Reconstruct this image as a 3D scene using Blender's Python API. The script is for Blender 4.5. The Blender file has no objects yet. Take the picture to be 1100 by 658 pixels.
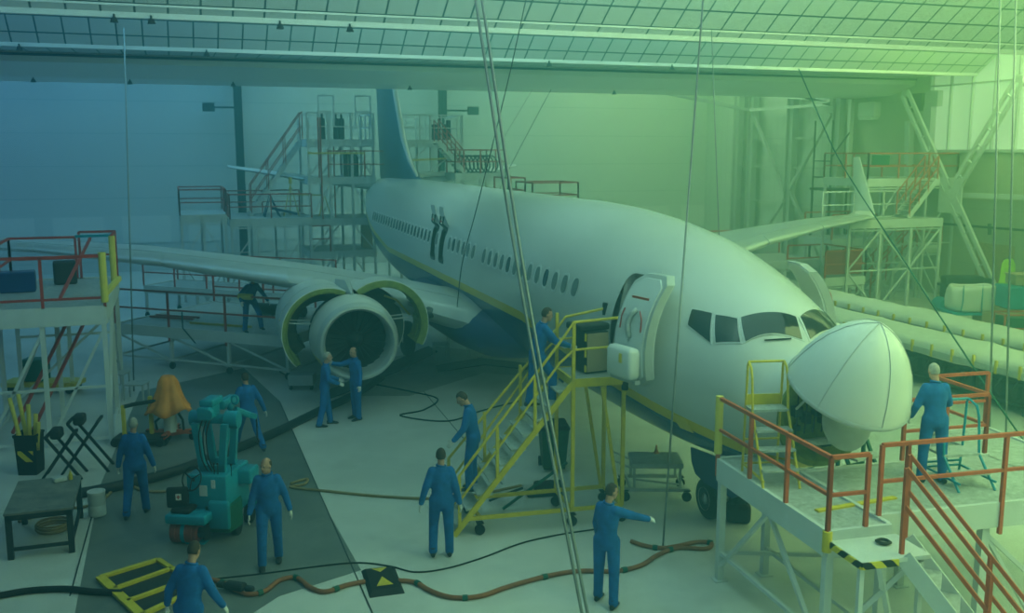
import bpy, math, random
from mathutils import Vector, Matrix, noise
random.seed(7)
R = math.radians
PI = math.pi
SC = bpy.context.scene
COL = SC.collection

# ------------------------------------------------------------------ camera
CAM_H, PITCH, FPX, HEAD = 6.48, R(9.0), 1051.0, R(19.0)
cam_d = bpy.data.cameras.new('camera')
cam = bpy.data.objects.new('camera', cam_d)
COL.objects.link(cam)
cam.location = (0, 0, CAM_H)
cam.rotation_euler = (PI/2 - PITCH, 0, -HEAD)
cam_d.sensor_width = 36
cam_d.lens = 36*FPX/1100
cam_d.clip_end = 300
SC.camera = cam

# ------------------------------------------------------------------ view
SC.view_settings.view_transform = 'Standard'
SC.view_settings.look = 'None'
SC.view_settings.gamma = 1
SC.view_settings.use_curve_mapping = False
SC.view_settings.exposure = -0.08
SC.cycles.max_bounces = 6
SC.cycles.diffuse_bounces = 4
SC.cycles.glossy_bounces = 2
SC.cycles.volume_bounces = 0
SC.cycles.transparent_max_bounces = 8
SC.cycles.volume_step_rate = 1.0
SC.cycles.volume_max_steps = 64

# daylight beyond the open hangar door behind the camera
world = bpy.data.worlds.new('daylight')
SC.world = world
world.use_nodes = True
bg = world.node_tree.nodes['Background']
bg.inputs[0].default_value = (0.42, 0.95, 0.92, 1)
bg.inputs[1].default_value = 0.14

def area(name, loc, size, power, color, rot=(0, 0, 0)):
    l = bpy.data.lights.new(name, 'AREA')
    l.shape = 'RECTANGLE'
    l.size, l.size_y = size
    l.energy = power
    l.color = color
    o = bpy.data.objects.new(name, l)
    COL.objects.link(o)
    o.location = loc
    o.rotation_euler = rot
    return o
# unseen fill banks added overhead, tinted blue to green for the colour wash
BLUE, MIDC, GREEN = (0.22, 0.72, 1.0), (0.52, 1.0, 0.80), (0.66, 1.0, 0.34)
area('tinted_fill_bank', (-9, 8, 9.9), (11, 18), 50, BLUE)
area('tinted_fill_bank', (6, 6, 9.9), (9, 18), 680, MIDC)
area('tinted_fill_bank', (18, 3, 9.9), (15, 12), 3300, GREEN)
area('tinted_fill_bank', (-7, 28.6, 10.95), (20, 1.5), 500, BLUE, (R(50), 0, 0))  # added out of sight in the ceiling pocket, tilted to brighten the slope
area('tinted_fill_bank', (13, 28.6, 10.95), (20, 1.5), 1000, MIDC, (R(50), 0, 0))
area('tinted_fill_bank', (28, 28.6, 10.95), (9, 1.5), 1100, GREEN, (R(50), 0, 0))
area('tinted_fill_bank', (-6, 50, 13.2), (24, 9), 2400, BLUE)
area('tinted_fill_bank', (13, 50, 13.2), (14, 9), 1350, MIDC)
area('tinted_fill_bank', (26, 50, 13.2), (12, 9), 2200, (0.66, 1.0, 0.52))
# out-of-view lamp added on the glazing side to brighten the right foreground
area('glazing_fill', (32.4, 12, 8.6), (24, 3.8), 4200, GREEN, (0, R(75), 0))
# unseen fill lights added overhead to brighten the ribbed ceiling
area('ceiling_fill', (-8, 15.5, 9.9), (14, 1.2), 420, BLUE, (R(112), 0, 0))
area('ceiling_fill', (7, 15.5, 9.9), (14, 1.2), 850, MIDC, (R(112), 0, 0))
area('ceiling_fill', (21, 13.0, 9.9), (14, 1.2), 1900, GREEN, (R(112), 0, 0))

# ------------------------------------------------------------------ helpers
def ray(u, v):
    c, s = math.cos(PITCH), math.sin(PITCH)
    x, y = (u-550)/FPX, -(v-329)/FPX
    d = (x, c+y*s, -s+y*c)
    ch, sh = math.cos(HEAD), math.sin(HEAD)
    return Vector((d[0]*ch+d[1]*sh, -d[0]*sh+d[1]*ch, d[2]))
def gz(u, v, z=0.0):            # place standing at height z seen at (u,v)
    r = ray(u, v)
    t = (z-CAM_H)/r.z
    return Vector((r.x*t, r.y*t, z))
def gy(u, v, y):                # place on the cross plane Y=y
    r = ray(u, v)
    t = y/r.y
    return Vector((r.x*t, y, CAM_H+r.z*t))
def gx(u, v, x):
    r = ray(u, v)
    t = x/r.x
    return Vector((x, r.y*t, CAM_H+r.z*t))
def c2w(xc, yc, z=0.0):         # camera-heading ground frame to hangar frame
    ch, sh = math.cos(HEAD), math.sin(HEAD)
    return Vector((xc*ch+yc*sh, -xc*sh+yc*ch, z))

def mat(name, col, rough=0.6, metal=0.0, var=0.08, scale=3.0, bump=0.0, spec=0.5, emit=None, detail=4.0):
    m = bpy.data.materials.new(name)
    m.use_nodes = True
    nt = m.node_tree
    b = nt.nodes['Principled BSDF']
    b.inputs['Roughness'].default_value = rough
    b.inputs['Metallic'].default_value = metal
    b.inputs['Specular IOR Level'].default_value = spec
    tc = nt.nodes.new('ShaderNodeTexCoord')
    n = nt.nodes.new('ShaderNodeTexNoise')
    n.inputs['Scale'].default_value = scale
    n.inputs['Detail'].default_value = detail
    nt.links.new(tc.outputs['Object'], n.inputs['Vector'])
    r = nt.nodes.new('ShaderNodeValToRGB')
    r.color_ramp.elements[0].position = 0.3
    r.color_ramp.elements[1].position = 0.7
    r.color_ramp.elements[0].color = tuple(max(0, c*(1-var)) for c in col)+(1,)
    r.color_ramp.elements[1].color = tuple(min(1, c*(1+var)) for c in col)+(1,)
    nt.links.new(n.outputs['Fac'], r.inputs['Fac'])
    nt.links.new(r.outputs['Color'], b.inputs['Base Color'])
    if bump:
        bp = nt.nodes.new('ShaderNodeBump')
        bp.inputs['Strength'].default_value = bump
        bp.inputs['Distance'].default_value = 0.02
        nt.links.new(n.outputs['Fac'], bp.inputs['Height'])
        nt.links.new(bp.outputs['Normal'], b.inputs['Normal'])
    if emit:
        b.inputs['Emission Color'].default_value = tuple(emit[:3])+(1,)
        b.inputs['Emission Strength'].default_value = emit[3]
    m.diffuse_color = tuple(col)+(1,)
    return m

class MB:
    def __init__(s):
        s.v, s.f, s.m, s.cur = [], [], [], 0
    def mi(s, i):
        s.cur = i
        return s
    def add(s, vs, fs):
        o = len(s.v)
        s.v += [tuple(x) for x in vs]
        s.f += [tuple(o+i for i in f) for f in fs]
        s.m += [s.cur]*len(fs)
        return s
    def box(s, c, size, rz=0, M=None):
        c = Vector(c)
        hx, hy, hz = size[0]/2, size[1]/2, size[2]/2
        M = M if M is not None else Matrix.Rotation(rz, 3, 'Z')
        vs = [c+M @ Vector((x*hx, y*hy, z*hz)) for x in (-1, 1) for y in (-1, 1) for z in (-1, 1)]
        return s.add(vs, [(0, 1, 3, 2), (4, 6, 7, 5), (0, 4, 5, 1), (2, 3, 7, 6), (0, 2, 6, 4), (1, 5, 7, 3)])
    def rbox(s, c, size, r=0.03, rz=0, M=None):   # box with chamfered edges
        c = Vector(c)
        M = M if M is not None else Matrix.Rotation(rz, 3, 'Z')
        hx, hy, hz = size[0]/2, size[1]/2, size[2]/2
        r = min(r, hx*.9, hy*.9, hz*.9)
        rings = []
        for z, ins in ((-hz, r), (-hz+r*.35, r*.35), (-hz+r, 0), (hz-r, 0), (hz-r*.35, r*.35), (hz, r)):
            ring = []
            for k, (sx, sy) in enumerate(((1, 1), (-1, 1), (-1, -1), (1, -1))):
                for a in range(4):
                    an = PI/2*k + PI/2*a/3
                    ring.append(c+M @ Vector((sx*(hx-r)+math.cos(an)*(r-ins), sy*(hy-r)+math.sin(an)*(r-ins), z)))
            rings.append(ring)
        return s.loft(rings)
    def bar(s, p, q, w=0.05, h=None, roll=0):
        p, q = Vector(p), Vector(q)
        h = h or w
        d = q-p
        if d.length < 1e-6: return s
        z = d.normalized()
        up = Vector((0, 0, 1)) if abs(z.z) < 0.99 else Vector((1, 0, 0))
        x = up.cross(z).normalized()
        y = z.cross(x)
        if roll:
            x, y = x*math.cos(roll)+y*math.sin(roll), y*math.cos(roll)-x*math.sin(roll)
        vs = []
        for t in (p, q):
            for a, b in ((-1, -1), (1, -1), (1, 1), (-1, 1)):
                vs.append(t+x*a*w/2+y*b*h/2)
        return s.add(vs, [(3, 2, 1, 0), (4, 5, 6, 7), (0, 1, 5, 4), (1, 2, 6, 5), (2, 3, 7, 6), (3, 0, 4, 7)])
    def tube(s, pts, r, n=8, cap=True, closed=False):
        pts = [Vector(p) for p in pts]
        rs = r if isinstance(r, (list, tuple)) else [r]*len(pts)
        rings = []
        N = len(pts)
        px = None
        for i, p in enumerate(pts):
            if closed:
                d = pts[(i+1) % N]-pts[i-1]
            else:
                d = pts[min(i+1, N-1)]-pts[max(i-1, 0)]
            d.normalize()
            if px is None:
                up = Vector((0, 0, 1)) if abs(d.z) < 0.9 else Vector((1, 0, 0))
                x = up.cross(d).normalized()
            else:
                x = (px-d*px.dot(d)).normalized()
            px = x
            y = d.cross(x)
            rings.append([p+(x*math.cos(2*PI*k/n)+y*math.sin(2*PI*k/n))*rs[i] for k in range(n)])
        if closed: rings.append(rings[0])
        return s.loft(rings, cap=cap and not closed)
    def cyl(s, p, q, r, r2=None, n=16):
        return s.tube([p, q], [r, r if r2 is None else r2], n)
    def loft(s, rings, cap=True, closed=True):
        n = len(rings[0])
        vs = [p for r in rings for p in r]
        fs = []
        for i in range(len(rings)-1):
            for k in range(n if closed else n-1):
                a, b = i*n+k, i*n+(k+1) % n
                fs.append((a, b, b+n, a+n))
        if cap and closed:
            fs.append(tuple(range(n))[::-1])
            fs.append(tuple((len(rings)-1)*n+k for k in range(n)))
        return s.add(vs, fs)
    def lathe(s, prof, c=(0, 0, 0), n=24, M=None, a0=0, a1=2*PI):  # prof: (r,z) about local z
        c = Vector(c)
        M = M if M is not None else Matrix.Identity(3)
        full = abs(a1-a0-2*PI) < 1e-6
        k = n if full else n+1
        rings = []
        for r, z in prof:
            rings.append([c+M @ Vector((r*math.cos(a0+(a1-a0)*i/n), r*math.sin(a0+(a1-a0)*i/n), z)) for i in range(k)])
        return s.loft(rings, cap=False, closed=full)
    def sph(s, c, r, n=12, sc=(1, 1, 1), M=None):
        c = Vector(c)
        M = M if M is not None else Matrix.Identity(3)
        rings = []
        for i in range(n//2+1):
            t = PI*i/(n//2)
            t = min(max(t, 0.02), PI-0.02)
            rings.append([c+M @ Vector((r*sc[0]*math.sin(t)*math.cos(2*PI*k/n), r*sc[1]*math.sin(t)*math.sin(2*PI*k/n), -r*sc[2]*math.cos(t))) for k in range(n)])
        return s.loft(rings)
    def prism(s, poly, z0, z1):    # poly in xy
        n = len(poly)
        vs = [(x, y, z0) for x, y in poly]+[(x, y, z1) for x, y in poly]
        return s.add(vs, [tuple(range(n))[::-1], tuple(range(n, 2*n))]+[(k, (k+1) % n, (k+1) % n+n, k+n) for k in range(n)])
    def xf(s, M):
        s.v = [tuple(M @ Vector(p)) for p in s.v]
        return s
    def build(s, name, m, parent=None, smooth=False, label=None, bevel=0, bi=False):
        me = bpy.data.meshes.new(name)
        me.from_pydata(s.v, [], s.f)
        ms = m if isinstance(m, (list, tuple)) else [m]
        for x in ms: me.materials.append(x)
        me.polygons.foreach_set('material_index', s.m)
        if smooth: me.shade_smooth() if hasattr(me, 'shade_smooth') else None
        me.update()
        if smooth is not False and smooth is not True:
            try: me.set_sharp_from_angle(angle=R(smooth))
            except Exception: pass
        o = bpy.data.objects.new(name, me)
        COL.objects.link(o)
        if parent is not None: o.parent = parent
        if label: o['label'] = label
        if bevel:
            bv = o.modifiers.new('bevel', 'BEVEL')
            bv.width = bevel
            bv.segments = 2
            bv.limit_method = 'ANGLE'
        return o

def thing(name, label, cat, loc=(0, 0, 0), rz=0, group=None):
    o = bpy.data.objects.new(name, None)
    o.empty_display_size = 0.2
    COL.objects.link(o)
    o.location = loc
    o.rotation_euler = (0, 0, rz)
    o['label'] = label
    o['category'] = cat
    if group: o['group'] = group
    return o
def tag(o, label, cat, group=None, loc=None):
    o['label'] = label
    o['category'] = cat
    if group: o['group'] = group
    return o
def struct(o):
    o['kind'] = 'structure'
    return o
def dup(root, loc, rz, label, group=None):
    r = root.copy()
    COL.objects.link(r)
    r.location = loc
    r.rotation_euler = (0, 0, rz)
    r['label'] = label
    if group: r['group'] = group
    for ch in list(root.children):
        c = ch.copy()
        COL.objects.link(c)
        c.parent = r
        for g in ch.children:
            d = g.copy()
            COL.objects.link(d)
            d.parent = c
    return r
def own(mb, name, m, label, cat, loc, rz=0, group=None, **k):    # a thing that is one mesh
    o = mb.build(name, m, **k)
    o.location = loc
    o.rotation_euler = (0, 0, rz)
    return tag(o, label, cat, group)

M = {}
M['white'] = mat('white_paint', (0.80, 0.82, 0.82), 0.28, var=0.03, scale=0.7)
M['grey_metal'] = mat('grey_metal', (0.55, 0.58, 0.60), 0.45, 0.3, 0.08, 6)
M['alu'] = mat('aluminium', (0.66, 0.69, 0.72), 0.5, 0.3, 0.06, 5)
M['bare'] = mat('polished_lip', (0.66, 0.70, 0.72), 0.42, 0.6, 0.04, 2)
M['deck'] = mat('tread_plate', (0.50, 0.54, 0.55), 0.5, 0.2, 0.22, 14, bump=0.3)
M['beam'] = mat('pale_beam', (0.68, 0.72, 0.74), 0.5, 0.0, 0.05, 4)
M['red'] = mat('red_paint', (0.50, 0.045, 0.035), 0.5, 0, 0.12, 8)
M['orange_red'] = mat('orange_red_paint', (0.60, 0.11, 0.03), 0.5, 0, 0.15, 8)
M['yellow'] = mat('yellow_paint', (0.78, 0.60, 0.03), 0.5, 0, 0.1, 8)
M['pad'] = mat('yellow_padding', (0.80, 0.66, 0.12), 0.8, 0, 0.06, 10)
M['blue_paint'] = mat('blue_paint', (0.01, 0.05, 0.20), 0.3, 0, 0.1, 1.5)
M['stripe'] = mat('stripe_yellow', (0.85, 0.62, 0.02), 0.35, 0, 0.03, 2)
M['dark'] = mat('dark_steel', (0.035, 0.04, 0.045), 0.5, 0.3, 0.2, 6)
M['black'] = mat('black_rubber', (0.012, 0.012, 0.014), 0.7, 0, 0.2, 10)
M['glass'] = mat('cockpit_glass', (0.03, 0.04, 0.045), 0.08, 0, 0.1, 2, spec=0.8)
M['primer'] = mat('zinc_primer', (0.22, 0.27, 0.05), 0.6, 0, 0.25, 7)
M['teal'] = mat('turquoise_paint', (0.01, 0.33, 0.50), 0.4, 0, 0.1, 4)
M['dgreen'] = mat('dark_green_paint', (0.01, 0.13, 0.09), 0.5, 0, 0.1, 6)
M['overall'] = mat('blue_cotton', (0.008, 0.14, 0.48), 0.9, 0, 0.2, 9, bump=0.4)
M['skin'] = mat('skin', (0.55, 0.30, 0.21), 0.6, 0, 0.06, 20)
M['glove'] = mat('white_glove', (0.75, 0.75, 0.72), 0.9, 0, 0.06, 20)
M['grey_hair'] = mat('grey_hair', (0.42, 0.40, 0.38), 0.9, 0, 0.3, 60)
M['dark_hair'] = mat('dark_hair', (0.06, 0.04, 0.03), 0.9, 0, 0.3, 60)
M['boot'] = mat('black_boot', (0.02, 0.02, 0.022), 0.5, 0, 0.2, 20)
M['orange'] = mat('orange_sheet', (0.85, 0.28, 0.03), 0.5, 0, 0.15, 5, bump=0.5)
M['wood'] = mat('plywood', (0.45, 0.33, 0.17), 0.7, 0, 0.15, 8)
M['hose_rust'] = mat('rusty_hose', (0.36, 0.13, 0.05), 0.7, 0, 0.2, 9)
M['hose_tan'] = mat('tan_hose', (0.36, 0.25, 0.10), 0.7, 0, 0.15, 9)
M['red_oxide'] = mat('oxide_red', (0.42, 0.07, 0.04), 0.5, 0, 0.15, 8)
M['cloth'] = mat('quilted_white_cloth', (0.80, 0.82, 0.80), 0.9, 0, 0.07, 5, bump=0.9)
M['hiviz'] = mat('hi_vis_yellow', (0.55, 0.85, 0.03), 0.7, 0, 0.08, 8)
M['card'] = mat('cardboard', (0.5, 0.4, 0.26), 0.8, 0, 0.1, 6)
M['steel_wire'] = mat('steel_wire', (0.30, 0.32, 0.33), 0.5, 0.4, 0.1, 5)
M['green_bin'] = mat('green_plastic', (0.01, 0.10, 0.05), 0.5, 0, 0.1, 4)

# concrete with stains and scuffs
def concrete(name, c1, c2, scale=0.5):
    m = bpy.data.materials.new(name)
    m.use_nodes = True
    nt = m.node_tree
    b = nt.nodes['Principled BSDF']
    tc = nt.nodes.new('ShaderNodeTexCoord')
    n1 = nt.nodes.new('ShaderNodeTexNoise'); n1.inputs['Scale'].default_value = scale; n1.inputs['Detail'].default_value = 8; n1.inputs['Roughness'].default_value = 0.65
    n2 = nt.nodes.new('ShaderNodeTexNoise'); n2.inputs['Scale'].default_value = scale*6; n2.inputs['Detail'].default_value = 6
    r = nt.nodes.new('ShaderNodeValToRGB')
    r.color_ramp.elements[0].position = 0.35; r.color_ramp.elements[0].color = c1+(1,)
    r.color_ramp.elements[1].position = 0.62; r.color_ramp.elements[1].color = c2+(1,)
    mx = nt.nodes.new('ShaderNodeMath'); mx.operation = 'MULTIPLY_ADD'; mx.inputs[1].default_value = 0.3
    nt.links.new(tc.outputs['Object'], n1.inputs['Vector']); nt.links.new(tc.outputs['Object'], n2.inputs['Vector'])
    s2 = nt.nodes.new('ShaderNodeMath'); s2.operation = 'MULTIPLY'; s2.inputs[1].default_value = 0.78
    nt.links.new(n1.outputs['Fac'], s2.inputs[0])
    nt.links.new(n2.outputs['Fac'], mx.inputs[0]); nt.links.new(s2.outputs[0], mx.inputs[2])
    nt.links.new(mx.outputs[0], r.inputs['Fac'])
    nt.links.new(r.outputs['Color'], b.inputs['Base Color'])
    b.inputs['Roughness'].default_value = 0.38
    rr = nt.nodes.new('ShaderNodeMapRange'); rr.inputs['To Min'].default_value = 0.22; rr.inputs['To Max'].default_value = 0.6
    nt.links.new(n2.outputs['Fac'], rr.inputs['Value']); nt.links.new(rr.outputs[0], b.inputs['Roughness'])
    return m
M['concrete'] = concrete('concrete_floor', (0.58, 0.60, 0.60), (0.76, 0.78, 0.77))
M['wet'] = concrete('painted_floor_patch', (0.13, 0.155, 0.16), (0.22, 0.25, 0.25), 0.7)

# ------------------------------------------------------------------ air volume added for the colour wash (coloured bluish left, greenish right)
def tint_haze():
    m = bpy.data.materials.new('tint_haze')
    m.use_nodes = True
    nt = m.node_tree
    nt.nodes.clear()
    out = nt.nodes.new('ShaderNodeOutputMaterial')
    sc = nt.nodes.new('ShaderNodeVolumeScatter')
    ab = nt.nodes.new('ShaderNodeVolumeAbsorption')
    ad = nt.nodes.new('ShaderNodeAddShader')
    ge = nt.nodes.new('ShaderNodeNewGeometry')
    sx = nt.nodes.new('ShaderNodeVectorMath'); sx.operation = 'DOT_PRODUCT'
    # across the view, with a slight lean up to the right
    sx.inputs[1].default_value = HZ_DIR
    mr = nt.nodes.new('ShaderNodeMapRange')
    mr.inputs['From Min'].default_value = HZ_A
    mr.inputs['From Max'].default_value = HZ_B
    cr = nt.nodes.new('ShaderNodeValToRGB')
    els = cr.color_ramp.elements
    els[0].position = 0; els[0].color = HZ_C[0]+(1,)
    els[1].position = 1; els[1].color = HZ_C[-1]+(1,)
    for i, c in enumerate(HZ_C[1:-1]):
        e = els.new((i+1)/(len(HZ_C)-1)); e.color = c+(1,)
    nt.links.new(ge.outputs['Position'], sx.inputs[0])
    nt.links.new(sx.outputs['Value'], mr.inputs['Value'])
    nt.links.new(mr.outputs[0], cr.inputs['Fac'])
    nt.links.new(cr.outputs['Color'], sc.inputs['Color'])
    nt.links.new(cr.outputs['Color'], ab.inputs['Color'])
    sc.inputs['Density'].default_value = HZ_D
    ab.inputs['Density'].default_value = HZ_D
    sc.inputs['Anisotropy'].default_value = 0.0
    nt.links.new(sc.outputs[0], ad.inputs[0]); nt.links.new(ab.outputs[0], ad.inputs[1])
    nt.links.new(ad.outputs[0], out.inputs['Volume'])
    o = MB().box((5, 25, 6.75), (58, 66, 14.5)).build('tint_haze', m)
    o['kind'] = 'stuff'; o['label'] = 'thin tinted volume in the hangar air, added for the blue-to-green wash'; o['category'] = 'tint_haze'
    return o
HZ_D = 0.025
HZ_DIR, HZ_A, HZ_B = (0.95, 0.0, 0.25), -6.0, 24.0
HZ_C = [(0.05, 0.25, 0.52), (0.14, 0.50, 0.62), (0.26, 0.73, 0.54), (0.55, 0.98, 0.26)]
# ================================================================== the hangar
XL, XR, YB, YF = -24.0, 33.0, 57.0, -8.0
fm = MB()
fm.mi(0).add([(XL, YF, 0), (XR, YF, 0), (XR, YB, 0), (XL, YB, 0)], [(0, 1, 2, 3)])
# dark painted zone and dark joints, a few millimetres of coating on the slab
def fpoly(px, mi, z):
    fm.mi(mi).add([tuple(gz(u, v, z)) for u, v in px], [tuple(range(len(px)))])
fpoly([(72, 700), (108, 520), (150, 420), (262, 395), (300, 430), (350, 545), (388, 612), (300, 640), (250, 672), (180, 700)][::-1], 1, 0.004)
fpoly([(330, 405), (470, 372), (660, 392), (640, 410), (520, 400), (440, 425), (350, 425)][::-1], 2, 0.004)  # darker concrete tone below the near engine and fuselage
for a, b in (((300, 430), (400, 658)), ((455, 420), (540, 520)), ((108, 520), (75, 640))):
    p, q = gz(*a, 0.006), gz(*b, 0.006)
    n = (q-p).cross(Vector((0, 0, 1))).normalized()*0.012
    fm.mi(3).add([p-n, q-n, q+n, p+n], [(0, 1, 2, 3)])
M['dark_floor'] = concrete('dark_floor_tone', (0.24, 0.27, 0.27), (0.46, 0.48, 0.47), 0.6)
struct(fm.build('floor', [M['concrete'], M['wet'], M['dark_floor'], M['dark']]))

def panel_mat(name, col, seam, axis, pitch, width, rough=0.55, off=0.0):
    m = mat(name, col, rough, 0, 0.035, 0.4)
    nt = m.node_tree
    b = nt.nodes['Principled BSDF']
    src = b.inputs['Base Color'].links[0].from_socket
    ge = nt.nodes.new('ShaderNodeNewGeometry')
    sp = nt.nodes.new('ShaderNodeSeparateXYZ')
    nt.links.new(ge.outputs['Position'], sp.inputs[0])
    last = None
    for ax, pt in zip(axis, pitch):
        a = nt.nodes.new('ShaderNodeMath'); a.operation = 'ADD'; a.inputs[1].default_value = 500+off
        d = nt.nodes.new('ShaderNodeMath'); d.operation = 'MODULO'; d.inputs[1].default_value = pt
        l = nt.nodes.new('ShaderNodeMath'); l.operation = 'LESS_THAN'; l.inputs[1].default_value = width
        nt.links.new(sp.outputs[ax], a.inputs[0]); nt.links.new(a.outputs[0], d.inputs[0]); nt.links.new(d.outputs[0], l.inputs[0])
        if last is None: last = l.outputs[0]
        else:
            x = nt.nodes.new('ShaderNodeMath'); x.operation = 'MAXIMUM'
            nt.links.new(last, x.inputs[0]); nt.links.new(l.outputs[0], x.inputs[1]); last = x.outputs[0]
    mx = nt.nodes.new('ShaderNodeMix'); mx.data_type = 'RGBA'
    nt.links.new(last, mx.inputs['Factor']); nt.links.new(src, mx.inputs[6])
    mx.inputs[7].default_value = seam+(1,)
    nt.links.new(mx.outputs[2], b.inputs['Base Color'])
    return m
wall_m = panel_mat('white_cladding', (0.70, 0.73, 0.75), (0.55, 0.58, 0.60), ('Z',), (1.72,), 0.05)
band_m = panel_mat('pale_wall_band', (0.88, 0.90, 0.90), (0.74, 0.77, 0.79), ('X',), (3.4,), 0.9)  # paler band low on the back wall with broad darker strips
block_m = panel_mat('painted_blockwork', (0.50, 0.52, 0.42), (0.42, 0.44, 0.36), ('Z', 'Y'), (2.4, 4.0), 0.04)
sheet_m = panel_mat('ribbed_sheet', (0.66, 0.70, 0.70), (0.52, 0.56, 0.56), ('Y',), (0.6,), 0.05)
grid_m = panel_mat('ceiling_cells', (0.66, 0.70, 0.72), (0.05, 0.09, 0.10), ('X', 'Y'), (0.76, 0.62), 0.05)
glow_m = mat('daylit_glazing', (0.85, 0.9, 0.9), 0.3, emit=(0.70, 1.0, 0.55, 0.6), var=0.02)

w = MB()
w.mi(0).box(((XL+XR)/2, YB+.15, 7.0), (XR-XL, .3, 14))
w.mi(1).box(((XL+XR)/2, YB-.02, 2.28), (XR-XL, .06, 1.45))
struct(w.build('wall_back', [wall_m, band_m]))
struct(MB().box((XL-.15, 24.5, 7.0), (.3, YB-YF, 14)).build('wall_left', wall_m))
# right wall: sheeted bay, block bay, glazed bay
w = MB()
w.mi(0).box((XR+.15, 50.2, 7), (.3, 13.6, 14))
w.mi(1).box((XR+.15, 40.2, 7), (.3, 6.4, 14))
w.mi(1).box((XR+.15, 14.5, 3.25), (.3, 45, 6.5))
w.mi(1).box((XR+.15, 14.5, 12.3), (.3, 45, 3.4))
struct(w.build('wall_right', [sheet_m, block_m]))
wf = MB()
for k in range(18):
    wf.box((XR+.02, 37.0-k*1.25, 8.55), (.12, .07, 4.1))
wf.box((XR+.02, 14.5, 6.5), (.25, 45, .12))
wf.box((XR+.02, 14.5, 9.4), (.12, 45, .07))
win = MB().box((XR+.2, 14.5, 8.55), (.04, 45, 4.1)).build('window_1', glow_m)
struct(win)
fr = wf.build('window_frame', M['beam']); fr.parent = win
# roof
cz = 9.75
Y1, Y2, Y3 = 26.1, 34.3, 38.0
w = MB()
def cp(mi, y0, z0, y1, z1):
    w.mi(mi).add([(XL, y0, z0), (XR, y0, z0), (XR, y1, z1), (XL, y1, z1)], [(3, 2, 1, 0)])
cp(1, YF, 11.6, Y1-4.2, 11.6)
cp(0, Y1-4.2, 12.6, Y1, cz)
cp(2, Y1, cz, Y1+.12, cz)
cp(2, Y1+.12, cz, Y1+.5, 11.3)
cp(1, Y1+.5, 11.3, Y2-2.5, 11.3)
cp(0, Y2-2.5, 11.5, Y2, cz)
cp(0, Y2, cz+.05, Y3, cz+.12)
cp(2, Y3, cz+.12, Y3+.05, cz-.22)
cp(2, Y3+.05, cz-.22, Y3+1.6, cz-.62)
cp(2, Y3+1.6, cz-.62, Y3+4.5, cz-.62)
cp(2, Y3+4.5, cz-.62, Y3+4.8, 14)
cp(1, Y3+4.8, 13.8, YB, 13.8)
soffit_m = mat('white_soffit', (0.86, 0.88, 0.88), 0.3, 0, 0.03, 0.6)
struct(w.build('ceiling', [grid_m, wall_m, soffit_m]))
struct(MB().box((4.5, Y1+.02, cz-.02), (57, .16, .14)).box((4.5, Y1-.3, cz+.18), (57, .05, .05)).build('trim_1', soffit_m))
struct(MB().box((4.5, Y2+.02, cz-.01), (57, .16, .12)).build('trim_2', soffit_m))
struct(MB().box((4.5, Y3+.0, cz+.02), (57, .14, .08)).build('trim_3', M['dark']))
# small roof fittings
k = 0
for u, v, Y, zz in ((123, 27, Y1-.1, cz-.12), (163, 29, Y1-.1, cz-.12), (301, 31, Y1-.1, cz-.12), (376, 34, Y1-.1, cz-.12), (222, 59, Y2-.1, cz-.1), (590, 70, Y2-.1, cz-.1),
                 (21, 55, Y2-.1, cz-.1), (722, 72, Y2-.1, cz-.1), (139, 79, Y3+2, cz-.7), (250, 81, Y3+2, cz-.7), (440, 83, Y3+2, cz-.7), (35, 76, Y3+2, cz-.7), (660, 86, Y3+2, cz-.7)):
    p = gy(u, v, Y)
    o = own(MB().cyl((0, 0, 0), (0, 0, .12), .1, .06, 10).cyl((0, 0, .1), (0, 0, .2), .03, n=6), 'ceiling_sensor', M['dark'],
            'small dark round fitting under the hangar ceiling', 'ceiling fitting', (p.x, Y, zz-.1), group='round fittings under the ceiling')

# black posts on the back wall with square lamp heads
def wall_lamp(u0, ub, ulamp, vl, label, y=YB-.9, vb=300):
    base = gy(u0, 170, y)
    t = thing('lamp_post', label, 'lamp post', (base.x, y, 0))
    MB().bar((0, 0, 0), (0, 0, 13.5), .42, .42).bar((.0, -.25, 0), (0, -.25, 13.5), .1, .1).build('post', M['dark'], t)
    l = gy(ulamp, vl, y-.3)
    MB().bar((0, -.3, l.z), (l.x-base.x, -.3, l.z), .09, .09).build('arm', M['dark'], t)
    hd = MB().box((l.x-base.x, -.35, l.z), (.62, .3, .46)).build('lamp_head', M['dark'], t)
    return t
wall_lamp(258, 262, 224, 115, 'black post against the white back wall, its square lamp on an arm pointing left')
wall_lamp(476, 476, 508, 119, 'black post behind the tail docking, its square lamp on an arm pointing right')

# steel columns and bracing along the right wall
def column(y, label, wdt=.55):
    t = thing('steel_column', label, 'column', (XR-.5, y, 0))
    MB().box((0, -wdt/2, 7), (.35, .05, 14)).box((0, wdt/2, 7), (.35, .05, 14)).box((0, 0, 7), (.05, wdt, 14)).build('column_shaft', M['grey_metal'], t)
    MB().box((0, 0, .02), (.7, .8, .04)).build('base_plate', M['grey_metal'], t)
ys = [gx(u, 200, XR-.5).y for u in (791, 806, 848, 897)]
for y, l in zip(ys, ('slim grey steel column farthest back on the right wall', 'grey steel column just right of the farthest one on the right wall',
                     'grey steel column in the middle of the sheeted bay behind the far wing', 'dark grey steel column beside the pale block wall')):
    column(y, l)
def own_bars(name, label, cat, bars, m, w=.12):
    mb = MB()
    for p, q in bars: mb.bar(p, q, w, w)
    return tag(mb.build(name, m), label, cat)
X2 = XR-.45
own_bars('wall_rail', 'horizontal steel sheeting rails between the columns on the right wall', 'wall rails',
         [((X2, ys[3], z), (X2, ys[0], z)) for z in (7.2, 5.6, 3.6)], M['grey_metal'], .1)
def xb(a, b, x=X2-.2): return (gx(*a, x), gx(*b, x))
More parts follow.
